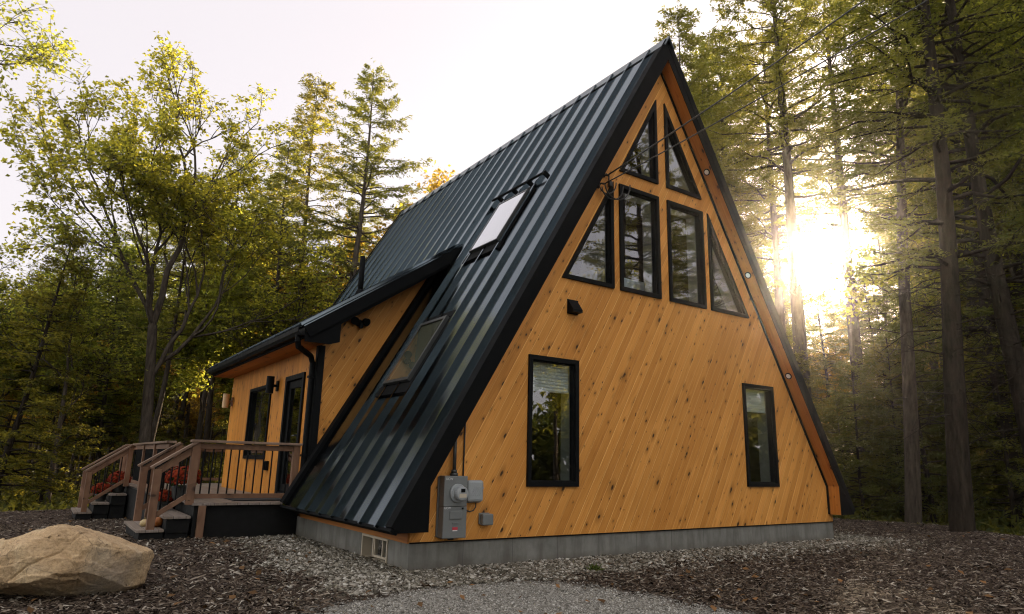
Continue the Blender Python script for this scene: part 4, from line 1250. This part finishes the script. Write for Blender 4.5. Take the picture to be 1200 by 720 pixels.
def conifer(seed, H, r0, crown0, spread, leaf, bark=None, dens=1.0, droop=.15, lean=(0, 0), lsz=.15, dead=14, shape=.8, gap=.25, nb=(4, 6), step=.42):
    """whorled branches of flat needle sprays, thinning towards a ragged top; bare dead twigs below the crown"""
    T = TreeMesh(seed); rg = T.rg
    line = bent_line(rg, (0, 0, -.4), (lean[0], lean[1], H), 14, .008)
    def at(z):
        t = min(max((z + .4) / (H + .4), 0), 1) * (len(line) - 1); i = min(int(t), len(line) - 2); f = t - i
        return line[i] * (1 - f) + line[i + 1] * f
    rad = lambda z: max(.012, r0 * (1 - max(0, z) / H) ** .85)
    T.wood.tube([tuple(p) for p in line], [max(.012, r0 * 1.12 * (1 - i / 13) ** .85 + (.06 * r0 if i == 0 else 0)) for i in range(14)], 9, cap=False)
    z = H * crown0
    while z < H - .15:
        u = (z - H * crown0) / (H * (1 - crown0))
        k = rg.integers(nb[0], nb[1])
        a0 = rg.uniform(0, 6.28)
        for i in range(k):
            if rg.uniform() < gap: continue
            az = a0 + 6.283 * i / k + rg.normal(0, .25)
            prof = (1 - u) ** shape * (.45 + .55 * min(1, u * 4 + .25))
            L = spread * prof * rg.uniform(.55, 1.15) + .25
            zz = z + rg.uniform(-.2, .2)
            b = at(zz)
            rise = rg.normal(.10 + .35 * u, .12)
            d = np.array([math.cos(az), math.sin(az), 0])
            n = 6
            pts = []
            for j in range(n):
                t = j / (n - 1)
                pts.append(b + d * L * t + np.array([0, 0, L * (rise * t - droop * 2.2 * t * t + .10 * t ** 4)]) + rg.normal(0, .02 * L, 3) * (t > 0))
            T.limb([tuple(p) for p in pts], max(.010, min(rad(zz) * .42, .028 * L ** .7)), .004, 4)
            # side twigs carrying sprays of needles
            m = int(max(5, L * 10) * dens)
            tt = rg.uniform(.22, 1.02, m) ** .85
            ix = np.clip(tt * (n - 1), 0, n - 1.001); i0 = ix.astype(int); f = (ix - i0)[:, None]
            PA = np.array(pts)
            C = PA[i0] * (1 - f) + PA[i0 + 1] * f
            sgn = rg.choice([-1, 1], m)
            side_ = np.array([-d[1], d[0], 0])
            tw = (d[None] * rg.uniform(.3, 1.0, m)[:, None] + side_[None] * (sgn * rg.uniform(.4, 1.2, m))[:, None] + np.array([0, 0, 1.]) * rg.normal(-.12, .22, m)[:, None])
            tw /= np.linalg.norm(tw, axis=1)[:, None]
            tl = (.18 + .30 * (1 - tt * .6)) * min(1.2, .45 + L * .28) * rg.uniform(.6, 1.2, m)
            q = 7
            for s_ in range(q):
                c = C + tw * (tl * (s_ + .6) / q)[:, None] + rg.normal(0, .040, (m, 3))
                dd = tw + rg.normal(0, .50, (m, 3)) * [1, 1, .6]
                U = np.array([0, 0, 1.])[None] + rg.normal(0, .55, (m, 3))
                T.spray(c, dd, U, lsz * rg.uniform(.7, 1.3, m), lsz * rg.uniform(.24, .44, m))
        z += step * (1.15 - .55 * u) * rg.uniform(.7, 1.3)
    # leader tuft
    m = 40; c = at(H) + rg.normal(0, 1, (m, 3)) * [.12, .12, .3] - [0, 0, .25]
    T.spray(c, rg.normal(0, 1, (m, 3)) + [0, 0, .6], rg.normal(0, 1, (m, 3)), np.full(m, lsz), np.full(m, lsz * .3))
    for i in range(dead):
        zz = rg.uniform(min(.10, crown0 * .5), crown0 * 1.05) * H; az = rg.uniform(0, 6.28); L = rg.uniform(.5, 1.7)
        b = at(zz); d = np.array([math.cos(az), math.sin(az), rg.normal(-.05, .2)])
        p1 = b + d * L * .5 + rg.normal(0, .05, 3); p2 = b + d * L + rg.normal(0, .1, 3) - [0, 0, .12 * L]
        T.limb([tuple(b), tuple(p1), tuple(p2)], .014, .004, 4)
        for _ in range(3):
            q = p1 + (p2 - p1) * rg.uniform(0, 1); T.limb([tuple(q), tuple(q + rg.normal(0, .22, 3))], .006, .003, 3)
    return T.finish('conifer', bark or M['bark_dark'], leaf)

def deciduous(seed, H, r0, fork, spread, leaf, levels=3, leafn=26, lsz=.13, clus=.42, lean=(0, 0), limbs=5, updir=.75, bark=None):
    T = TreeMesh(seed); rg = T.rg
    zf = H * fork
    line = bent_line(rg, (0, 0, -.4), (lean[0] * fork, lean[1] * fork, zf), 8, .012)
    T.wood.tube([tuple(p) for p in line], [r0 * (1.12 - .35 * i / 7) for i in range(8)], 9, cap=False)
    tips = []
    def grow(p, d, L, r, lev):
        n = 5; pts = [p]
        cur = p.copy(); dd = d.copy()
        for j in range(n):
            dd = dd + rg.normal(0, .16, 3) + np.array([0, 0, .05]); dd /= np.linalg.norm(dd)
            cur = cur + dd * L / n; pts.append(cur.copy())
        T.limb([tuple(q) for q in pts], r, r * .5, 6 if lev == 0 else 4)
        if lev >= levels:
            tips.append((pts[-1], dd)); tips.append((pts[3], dd)); return
        k = rg.integers(3, 5)
        for i in range(k):
            t = rg.uniform(.45, 1.0) if i < k - 1 else 1.0
            q = pts[int(round(t * n))]
            ax = rg.normal(0, 1, 3); ax -= dd * ax.dot(dd); ax /= np.linalg.norm(ax)
            ang = rg.uniform(.35, .85) if i < k - 1 else rg.uniform(.0, .3)
            nd = dd * math.cos(ang) + ax * math.sin(ang) + np.array([0, 0, .10]); nd /= np.linalg.norm(nd)
            grow(q, nd, L * rg.uniform(.55, .78), r * (.5 if i < k - 1 else .58), lev + 1)
        if lev >= 1 and rg.uniform() < .5: tips.append((pts[2], dd))
    top = line[-1]
    for i in range(limbs):
        az = 6.283 * i / limbs + rg.normal(0, .3)
        if i == 0: d = np.array([lean[0] * .05, lean[1] * .05, 1.0])
        else: d = np.array([math.cos(az) * (1.25 - updir), math.sin(az) * (1.25 - updir), updir * rg.uniform(.7, 1.15)])
        d /= np.linalg.norm(d)
        src = top if i < 2 else line[rg.integers(4, 8)]
        grow(np.array(src), d, (H - zf) * (.46 if i == 0 else .40 * rg.uniform(.75, 1.1)) * (1 if i == 0 else spread), r0 * (.62 if i == 0 else .46), 0)
    for p, d in tips:
        m = int(leafn * rg.uniform(.35, 1.5))
        nt = 5
        tw = d[None] * .7 + rg.normal(0, .75, (nt, 3)) * [1, 1, .6]
        tw /= np.linalg.norm(tw, axis=1)[:, None]
        tl = clus * rg.uniform(1.0, 2.3, nt)
        for a_, l_ in zip(tw, tl):
            T.limb([tuple(p), tuple(p + a_ * l_ * .6 + rg.normal(0, .02, 3)), tuple(p + a_ * l_ - [0, 0, .08 * l_])], .007, .003, 3)
        w_ = rg.integers(0, nt, m)
        c = p + tw[w_] * (tl[w_] * rg.uniform(.15, 1.1, m))[:, None] + rg.normal(0, clus * .24, (m, 3))
        dd = tw[w_] * .5 + rg.normal(0, .7, (m, 3)) * [1, 1, .5] + [0, 0, -.35]
        U = rg.normal(0, .7, (m, 3)) + [0, 0, 1.]
        T.spray(c, dd, U, lsz * rg.uniform(.7, 1.35, m), lsz * rg.uniform(.5, .85, m))
    return T.finish('tree', bark or M['bark'], leaf)

PROTO = {}
def proto(key, pair):
    for o in pair: COL.objects.unlink(o)
    PROTO[key] = pair
def plant(key, kindname, label, cat, x, y, scale=1.0, rz=0.0, group=None, sz=None, lean=(0, 0), zoff=0.0):
    t = thing(kindname, label, cat, (x, y, float(gz(x, y)) + zoff), group)
    t.rotation_euler = (lean[0], lean[1], rz)
    t.scale = (scale, scale, sz or scale)
    for o, nm in zip(PROTO[key], ('trunk', 'crown')):
        c = o.copy(); c.name = nm; COL.objects.link(c); c.parent = t
    return t
def polar(az, d): return CAM.x + d * math.sin(R(az)), CAM.y + d * math.cos(R(az))

proto('pine_tall', conifer(11, 20, .22, .48, 3.0, M['needle'], M['bark'], 1.7, .05, (.2, .1), .135, 40, .55, .18, (4, 6), .40))
proto('pine_ragged', conifer(12, 18.5, .20, .30, 3.7, M['needle'], M['bark'], 1.5, .06, (-.3, .2), .15, 30, .66, .34, (4, 7), .38))
proto('pine_thin', conifer(13, 18.5, .16, .40, 2.6, M['needle'], M['bark'], 1.6, .08, (.4, -.2), .145, 24, .70, .24, (4, 7), .38))
proto('hemlock_big', conifer(14, 18, .18, .26, 3.0, M['needle_dark'], M['bark_dark'], 1.6, .12, (-.9, .3), .095, 40, .62, .46, (4, 7), .36))
proto('hemlock_tall', conifer(17, 17, .16, .20, 2.9, M['needle_dark'], M['bark_dark'], 1.5, .13, (.3, -.3), .14, 20, .68, .28, (4, 7), .36))
proto('hemlock_mid', conifer(15, 11, .12, .10, 2.4, M['needle_dark'], M['bark_dark'], 1.6, .15, (.2, .2), .13, 10, .80, .20, (4, 7), .34))
proto('hemlock_low', conifer(16, 5.5, .06, .04, 1.8, M['needle_dark'], M['bark_dark'], 1.7, .15, (0, .1), .11, 2, .85, .18, (4, 7), .30))
proto('maple_hero', deciduous(21, 14.8, .17, .36, .90, M['leaf'], 3, 44, .135, .30, (.9, .2), 6, .92))
proto('maple_mid', deciduous(22, 13.5, .15, .40, .8, M['leaf'], 3, 44, .18, .40, (-.3, .2), 5, .88))
proto('maple_near', deciduous(26, 13, .15, .30, 1.0, M['leaf'], 3, 60, .10, .34, (-.3, .2), 6, .70))
proto('maple_thin', deciduous(23, 9.5, .085, .45, .8, M['leaf'], 3, 16, .14, .38, (.5, 0), 4, .8))
proto('maple_gold', deciduous(24, 10.5, .11, .36, .9, M['leaf_gold'], 3, 38, .17, .40, (0, .2), 5, .8))

# --- trees one can tell apart
x, y = polar(6.8, 24); plant('maple_hero', 'maple_tree', 'tall spreading maple with forked trunk and gold-lit leaves, highest crown left of the cabin', 'tree', x, y, 1.07, 1.9)
x, y = polar(15.6, 30); plant('pine_thin', 'pine_tree', 'slender pine with bare grey trunk standing between the big maple and the broad pine', 'tree', x, y, 1.06, .7)
x, y = polar(20.0, 28); plant('pine_ragged', 'pine_tree', 'broad ragged pine nearest the roof on its left, trunk bare in the middle', 'tree', x, y, 1.00, 2.2)
x, y = polar(-2.0, 21); plant('hemlock_mid', 'hemlock_tree', 'dark leaning hemlock at the left edge of the photo', 'tree', x, y, .70, .4, lean=(0, R(4)))
x, y = polar(1.2, 23); plant('maple_thin', 'young_tree', 'thin sparse young tree between the leaning hemlock and the big maple', 'tree', x, y, .82, 2.0)
x, y = polar(-13.0, 15.5); plant('maple_near', 'overhanging_tree', 'yellow-green tree whose branches hang into the top left corner', 'tree', x, y, .98, 1.0)
x, y = polar(25.5, 30); plant('maple_gold', 'golden_tree', 'golden-leaved tree behind the back end of the roof ridge', 'tree', x, y, 1.32, .3)
x, y = polar(58.2, 22); plant('pine_tall', 'pine_tree', 'tallest grey-trunked pine right of the gable, left of the sun', 'tree', x, y, 1.05, .9)
x, y = polar(53.5, 30); plant('pine_ragged', 'pine_tree', 'bushy pine rising just behind the right side of the gable peak', 'tree', x, y, 1.22, 3.9)
x, y = polar(56.7, 27); plant('pine_tall', 'pine_tree', 'dim pine trunk just left of the tallest grey pine, behind the gable', 'tree', x, y, 1.0, 4.4)
x, y = polar(67.4, 14.8); plant('hemlock_big', 'hemlock_tree', 'thickest dark hemlock trunk in the right foreground woods', 'tree', x, y, 1.0, 2.5)
x, y = polar(64.6, 17.5); plant('pine_thin', 'leaning_pine', 'thin leaning pine between the sun and the thickest hemlock', 'tree', x, y, .95, 1.2, lean=(R(2), R(-6)))
x, y = polar(72.5, 15.5); plant('hemlock_big', 'hemlock_tree', 'dark hemlock at the right edge of the photo', 'tree', x, y, 1.0, 5.2)
x, y = polar(61.9, 27); plant('pine_tall', 'pine_tree', 'pine trunk just right of the sun with its crown above it', 'tree', x, y, 1.12, 4.4)
x, y = polar(59.8, 42); plant('hemlock_tall', 'hemlock_tree', 'dark hemlock straight below the sun', 'tree', x, y, .80, 1.4)
x, y = polar(57.6, 40); plant('hemlock_tall', 'hemlock_tree', 'dark hemlock below and left of the sun', 'tree', x, y, .72, 3.4)
x, y = polar(61.9, 43); plant('hemlock_tall', 'hemlock_tree', 'dark hemlock below and right of the sun', 'tree', x, y, .75, 5.0)
x, y = polar(57.0, 46); plant('hemlock_tall', 'tall_hemlock', 'tall hemlock edging the sun on its left', 'tree', x, y, 1.08, .8)
x, y = polar(62.35, 47); plant('hemlock_tall', 'tall_hemlock', 'tall hemlock edging the sun on its right', 'tree', x, y, 1.12, 2.9)
x, y = polar(60.5, 58); plant('pine_thin', 'slim_pine', 'slim pine far behind, its top close under the sun', 'tree', x, y, .84, 2.9)
x, y = polar(63.6, 36); plant('hemlock_tall', 'hemlock_tree', 'dark hemlock between the sun and the thickest hemlock, far back', 'tree', x, y, .70, 2.0)
x, y = polar(74.2, 21); plant('maple_hero', 'maple_tree', 'gold-lit leafy tree behind the thickest hemlock on the right', 'tree', x, y, 1.0, 4.0)

x, y = polar(-1.6, 33); plant('maple_gold', 'golden_tree', 'golden maple glowing low behind the leaning hemlock at far left', 'tree', x, y, .62, 1.1)
x, y = polar(2.6, 37); plant('maple_gold', 'golden_tree', 'golden maple low behind the thin young tree at left', 'tree', x, y, .80, 2.7)
x, y = polar(12.0, 41); plant('maple_gold', 'golden_tree', 'golden tree seen between the big maple and the slender pine', 'tree', x, y, 1.05, 4.0)
# --- the woods: rows of trees behind, each its own object
def blocked(az, d, w):
    a, b = R(az), SUN_AZ
    return abs(math.degrees(a - b)) < math.degrees(math.atan2(w, d))
rg = random.Random(5)
WOODS = {
  'hemlock_mid': ('hemlock_tree', 'dark dense hemlock among others in the woods {}', 'woodland hemlocks {}'),
  'pine_thin': ('pine_tree', 'slim tall pine among others in the woods {}', 'slim woodland pines {}'),
  'maple_mid': ('broadleaf_tree', 'leafy broadleaf tree among others in the woods {}', 'woodland broadleaf trees {}'),
  'maple_gold': ('golden_tree', 'yellow-leaved autumn tree among others in the woods {}', 'autumn woodland trees {}'),
  'maple_thin': ('young_tree', 'thin young broadleaf tree among others in the woods {}', 'thin young woodland trees {}'),
  'hemlock_tall': ('tall_hemlock', 'tall dark layered hemlock among others in the woods {}', 'tall woodland hemlocks {}'),
  'pine_tall': ('tall_pine', 'tall grey-trunked pine standing back in the woods {}', 'tall woodland pines {}'),
  'hemlock_low': ('young_hemlock', 'low bushy young hemlock in the undergrowth {}', 'young undergrowth hemlocks {}'),
  'pine_ragged': ('ragged_pine', 'ragged broad pine among others in the woods {}', 'ragged woodland pines {}'),
}
HT = dict(hemlock_tall=17, pine_tall=20, hemlock_mid=11, pine_thin=17.5, maple_mid=13, maple_gold=10, maple_thin=9.5, hemlock_low=5.5, pine_ragged=17.5)
WD = dict(hemlock_tall=3.6, pine_tall=3.4, hemlock_mid=2.8, pine_thin=3.4, maple_mid=5.2, maple_gold=4.6, maple_thin=3.0, hemlock_low=2.0, pine_ragged=4.4)
placed = []
def scatter(n, azr, dr, kinds, elmax, where, smin=.8, sunfree=True):
    k = 0; tries = 0
    while k < n and tries < n * 30:
        tries += 1
        az = rg.uniform(*azr); d = dr[0] + (dr[1] - dr[0]) * rg.random() ** .8
        key = rg.choice(kinds)
        x, y = polar(az, d)
        if float(clearing(x, y)) < .9: continue
        if not sunfree and 3 < x < 15 and y > -17: continue
        if any((x - a) ** 2 + (y - b) ** 2 < 1.1 ** 2 for a, b in placed): continue
        el = elmax(az) if callable(elmax) else elmax
        hmax = d * math.tan(R(el)) + 1.1
        s = min(rg.uniform(smin, smin * 1.35), hmax / HT[key])
        if s < .4: continue
        if sunfree and blocked(az, d, WD[key] * s) and d * math.tan(SUN_EL) < HT[key] * s + .3: continue
        nm, lb, gp = WOODS[key]
        plant(key, nm, lb.format(where), 'tree', x, y, s, rg.uniform(0, 6.28), gp.format(where))
        placed.append((x, y)); k += 1
def el_left(az):
    if az < 2: return 10 + 4.5 * rg.random()
    if az < 4: return 13 + 4 * rg.random()
    if az < 14: return 20 + 5 * rg.random()
    return 20 + 6 * rg.random()
LW = 'left of the cabin'; RW = 'right of the cabin'; BW = 'behind the cabin'
scatter(24, (-9, 27), (24, 38), ['pine_thin', 'maple_mid', 'maple_thin', 'pine_thin', 'hemlock_tall'], el_left, LW)
scatter(44, (-9, 27), (36, 62), ['hemlock_tall', 'maple_gold', 'maple_gold', 'pine_thin', 'maple_mid', 'pine_thin'], lambda a: el_left(a) - 2, LW)
scatter(16, (-9, 25), (19.5, 36), ['hemlock_low', 'hemlock_low', 'maple_thin'], 9, LW, .8)
scatter(9, (28, 48), (30, 44), ['hemlock_mid', 'maple_mid'], 17, BW)
scatter(9, (63, 79), (17, 26), ['pine_thin', 'pine_tall', 'hemlock_tall'], 46, RW, .95)
scatter(18, (49, 79), (23, 36), ['hemlock_tall', 'pine_thin', 'pine_ragged', 'hemlock_tall', 'pine_tall', 'maple_mid'], 40, RW, .95)
scatter(30, (48, 80), (34, 62), ['hemlock_tall', 'pine_thin', 'maple_mid', 'maple_gold', 'pine_ragged', 'pine_tall'], 36, RW, .95)
scatter(34, (52, 79), (16.2, 34), ['hemlock_low', 'hemlock_low', 'hemlock_mid'], 14, RW, .75)
# trees on the far side of the yard, behind the viewer: they show in the window panes
scatter(24, (88, 290), (9, 30), ['pine_ragged', 'hemlock_tall', 'maple_mid', 'pine_thin', 'pine_tall'], 62, 'across the yard', .95, False)

for key, x, y, sc_ in (('pine_thin', 9.6, -10.4, .95), ('pine_ragged', 15.0, -13.2, .85), ('pine_thin', 12.6, -9.6, .8), ('maple_thin', 13.4, -16.0, 1.1), ('hemlock_tall', 19.0, -17.0, .8)):
    nm, lb, gp = WOODS[key]
    plant(key, nm, lb.format('across the yard'), 'tree', x, y, sc_, x * 2.1, gp.format('across the yard'))

# far woods that read as one mass: one object
def far_wood():
    T = TreeMesh(77); r_ = T.rg
    n = 90000
    az = np.radians(r_.uniform(-14, 86, n)); d = r_.uniform(58, 85, n)
    h = (10.5 + 2.5 * np.sin(az * 23) + 1.5 * np.sin(az * 61 + 1)) * (.6 + .4 * np.sin(d * .9) ** 2)
    sun_gap = np.clip(np.abs(np.degrees(az) - 59.9) / 4, .3, 1)
    z = -.9 + h * sun_gap * r_.uniform(0, 1, n) ** .9
    P = np.stack([CAM.x + d * np.sin(az), CAM.y + d * np.cos(az), z], -1)
    T.spray(P, r_.normal(0, 1, (n, 3)), r_.normal(0, 1, (n, 3)) + [0, 0, .6], r_.uniform(.5, 1.1, n), r_.uniform(.3, .6, n))
    A = np.concatenate(T.leaves).reshape(-1, 3)
    structure(np_mesh('far_woods', A, np.arange(len(A)), 4, M['far_leaf']), 'stuff')
    T.leaves = []
    n = 40000
    az = np.radians(r_.uniform(86, 290, n)); d = r_.uniform(42, 60, n)
    z = -.9 + (6.5 + 2 * np.sin(az * 23)) * r_.uniform(0, 1, n)
    P = np.stack([CAM.x + d * np.sin(az), CAM.y + d * np.cos(az), z], -1)
    T.spray(P, r_.normal(0, 1, (n, 3)), r_.normal(0, 1, (n, 3)) + [0, 0, .6], r_.uniform(.6, 1.3, n), r_.uniform(.4, .8, n))
    A = np.concatenate(T.leaves).reshape(-1, 3)
    structure(np_mesh('distant_woods', A, np.arange(len(A)), 4, M['needle_dark']), 'stuff')
far_wood()

# undergrowth: ferns, brush and grass at the wood's edge (nobody could count it)
def brush():
    T = TreeMesh(78); r_ = T.rg
    n = 90000
    az = np.radians(r_.uniform(-12, 82, n)); d = 13 + 26 * r_.uniform(0, 1, n) ** 1.4
    x = CAM.x + d * np.sin(az); y = CAM.y + d * np.cos(az)
    c = clearing(x, y)
    k = (c > .35) & (np.maximum(np.abs(x) - 4.2, np.maximum(-y, y - 9)) > 0)
    x, y, c = x[k], y[k], c[k]; n = len(x)
    clump = (.5 + .5 * np.sin(x * 1.9 + 1) * np.sin(y * 1.7)) * (.6 + .4 * np.sin(x * 5 + y * 4))
    z = gz(x, y) + np.clip(c, .2, 2.2) * .55 * clump * r_.uniform(0, 1, n)
    P = np.stack([x, y, z], -1)
    T.spray(P, r_.normal(0, 1, (n, 3)) + [0, 0, .5], r_.normal(0, 1, (n, 3)) + [0, 0, .8], r_.uniform(.10, .24, n), r_.uniform(.03, .08, n))
    A = np.concatenate(T.leaves).reshape(-1, 3)
    structure(np_mesh('undergrowth', A, np.arange(len(A)), 4, M['needle_dark']), 'stuff')
brush()

# ------------------------------------------------------------------ sunlit air
HAZE = .00048
mb = MB(); mb.box((-158, -158, -4.5), (158, 158, 31)); hz_ = mb.build('haze', newmat('sunlit_haze')[0]); structure(hz_, 'stuff')
hk = NT(hz_.data.materials[0].node_tree)
pv = hk.new('ShaderNodeVolumePrincipled')
pv.inputs['Color'].default_value = (.98, .93, .86, 1); pv.inputs['Density'].default_value = HAZE; pv.inputs['Anisotropy'].default_value = .945
ho = hk.new('ShaderNodeOutputMaterial'); hk.l.new(pv.outputs[0], ho.inputs['Volume'])

# ------------------------------------------------------------------ light
w = bpy.data.worlds.new('World'); sc.world = w; w.use_nodes = True
k = NT(w.node_tree); k.n.clear()
sky = k.new('ShaderNodeTexSky', sky_type='NISHITA')
sky.sun_disc = False
sky.sun_elevation = SUN_EL; sky.sun_rotation = SUN_AZ
sky.air_density = 1.0; sky.dust_density = 3.0; sky.ozone_density = 1.0
# thin high haze over the clear sky, and the sun's own aureole
inc = k.new('ShaderNodeTexCoord').outputs['Generated']
dt0 = k.vmath('DOT_PRODUCT', k.vmath('NORMALIZE', inc), tuple(SUN_DIR))
hz = k.mix(k.maprange(dt0, -.55, .30, 0, 1, True), (9.4, 9.2, 9.0), (3.22, 2.93, 2.95))  # half opposite the sun brightened beyond the haze, added to light the gable
hs = k.mix(.85, sky.outputs[0], hz)
dt = k.math('MAXIMUM', k.vmath('DOT_PRODUCT', k.vmath('NORMALIZE', inc), tuple(SUN_DIR)), 0.0)
a1 = k.math('MULTIPLY', k.math('POWER', dt, 2400.0), 6000.0)
a2 = k.math('MULTIPLY', k.math('POWER', dt, 90.0), 8.0)
glow = k.mix(1.0, (1.0, .80, .55), k.comb(k.math('ADD', a1, a2), k.math('ADD', a1, a2), k.math('ADD', a1, a2)), 'MULTIPLY')
tot = k.mix(1.0, hs, glow, 'ADD')
bg = k.new('ShaderNodeBackground'); bg.inputs[1].default_value = .12
k.put(bg.inputs[0], tot)
ow = k.new('ShaderNodeOutputWorld'); k.l.new(bg.outputs[0], ow.inputs[0])

sl = bpy.data.lights.new('sun', 'SUN'); sl.energy = 5.0; sl.angle = R(.53); sl.color = (1.0, .78, .53)
so = bpy.data.objects.new('sun', sl); COL.objects.link(so)
so.rotation_euler = (-SUN_DIR).to_track_quat('-Z', 'Y').to_euler()

# ------------------------------------------------------------------ render settings
sc.view_settings.view_transform = 'Standard'
sc.view_settings.look = 'None'
sc.view_settings.gamma = 1.0
sc.view_settings.exposure = 1.38
sc.render.film_transparent = False
cyc = sc.cycles
cyc.pixel_filter_type = 'BLACKMAN_HARRIS'; cyc.filter_width = 1.15
cyc.use_denoising = True
cyc.denoiser = 'OPENIMAGEDENOISE'
cyc.max_bounces = 8; cyc.diffuse_bounces = 4; cyc.glossy_bounces = 4; cyc.transmission_bounces = 4; cyc.transparent_max_bounces = 12
cyc.sample_clamp_indirect = 4.0
cyc.caustics_reflective = False; cyc.caustics_refractive = False
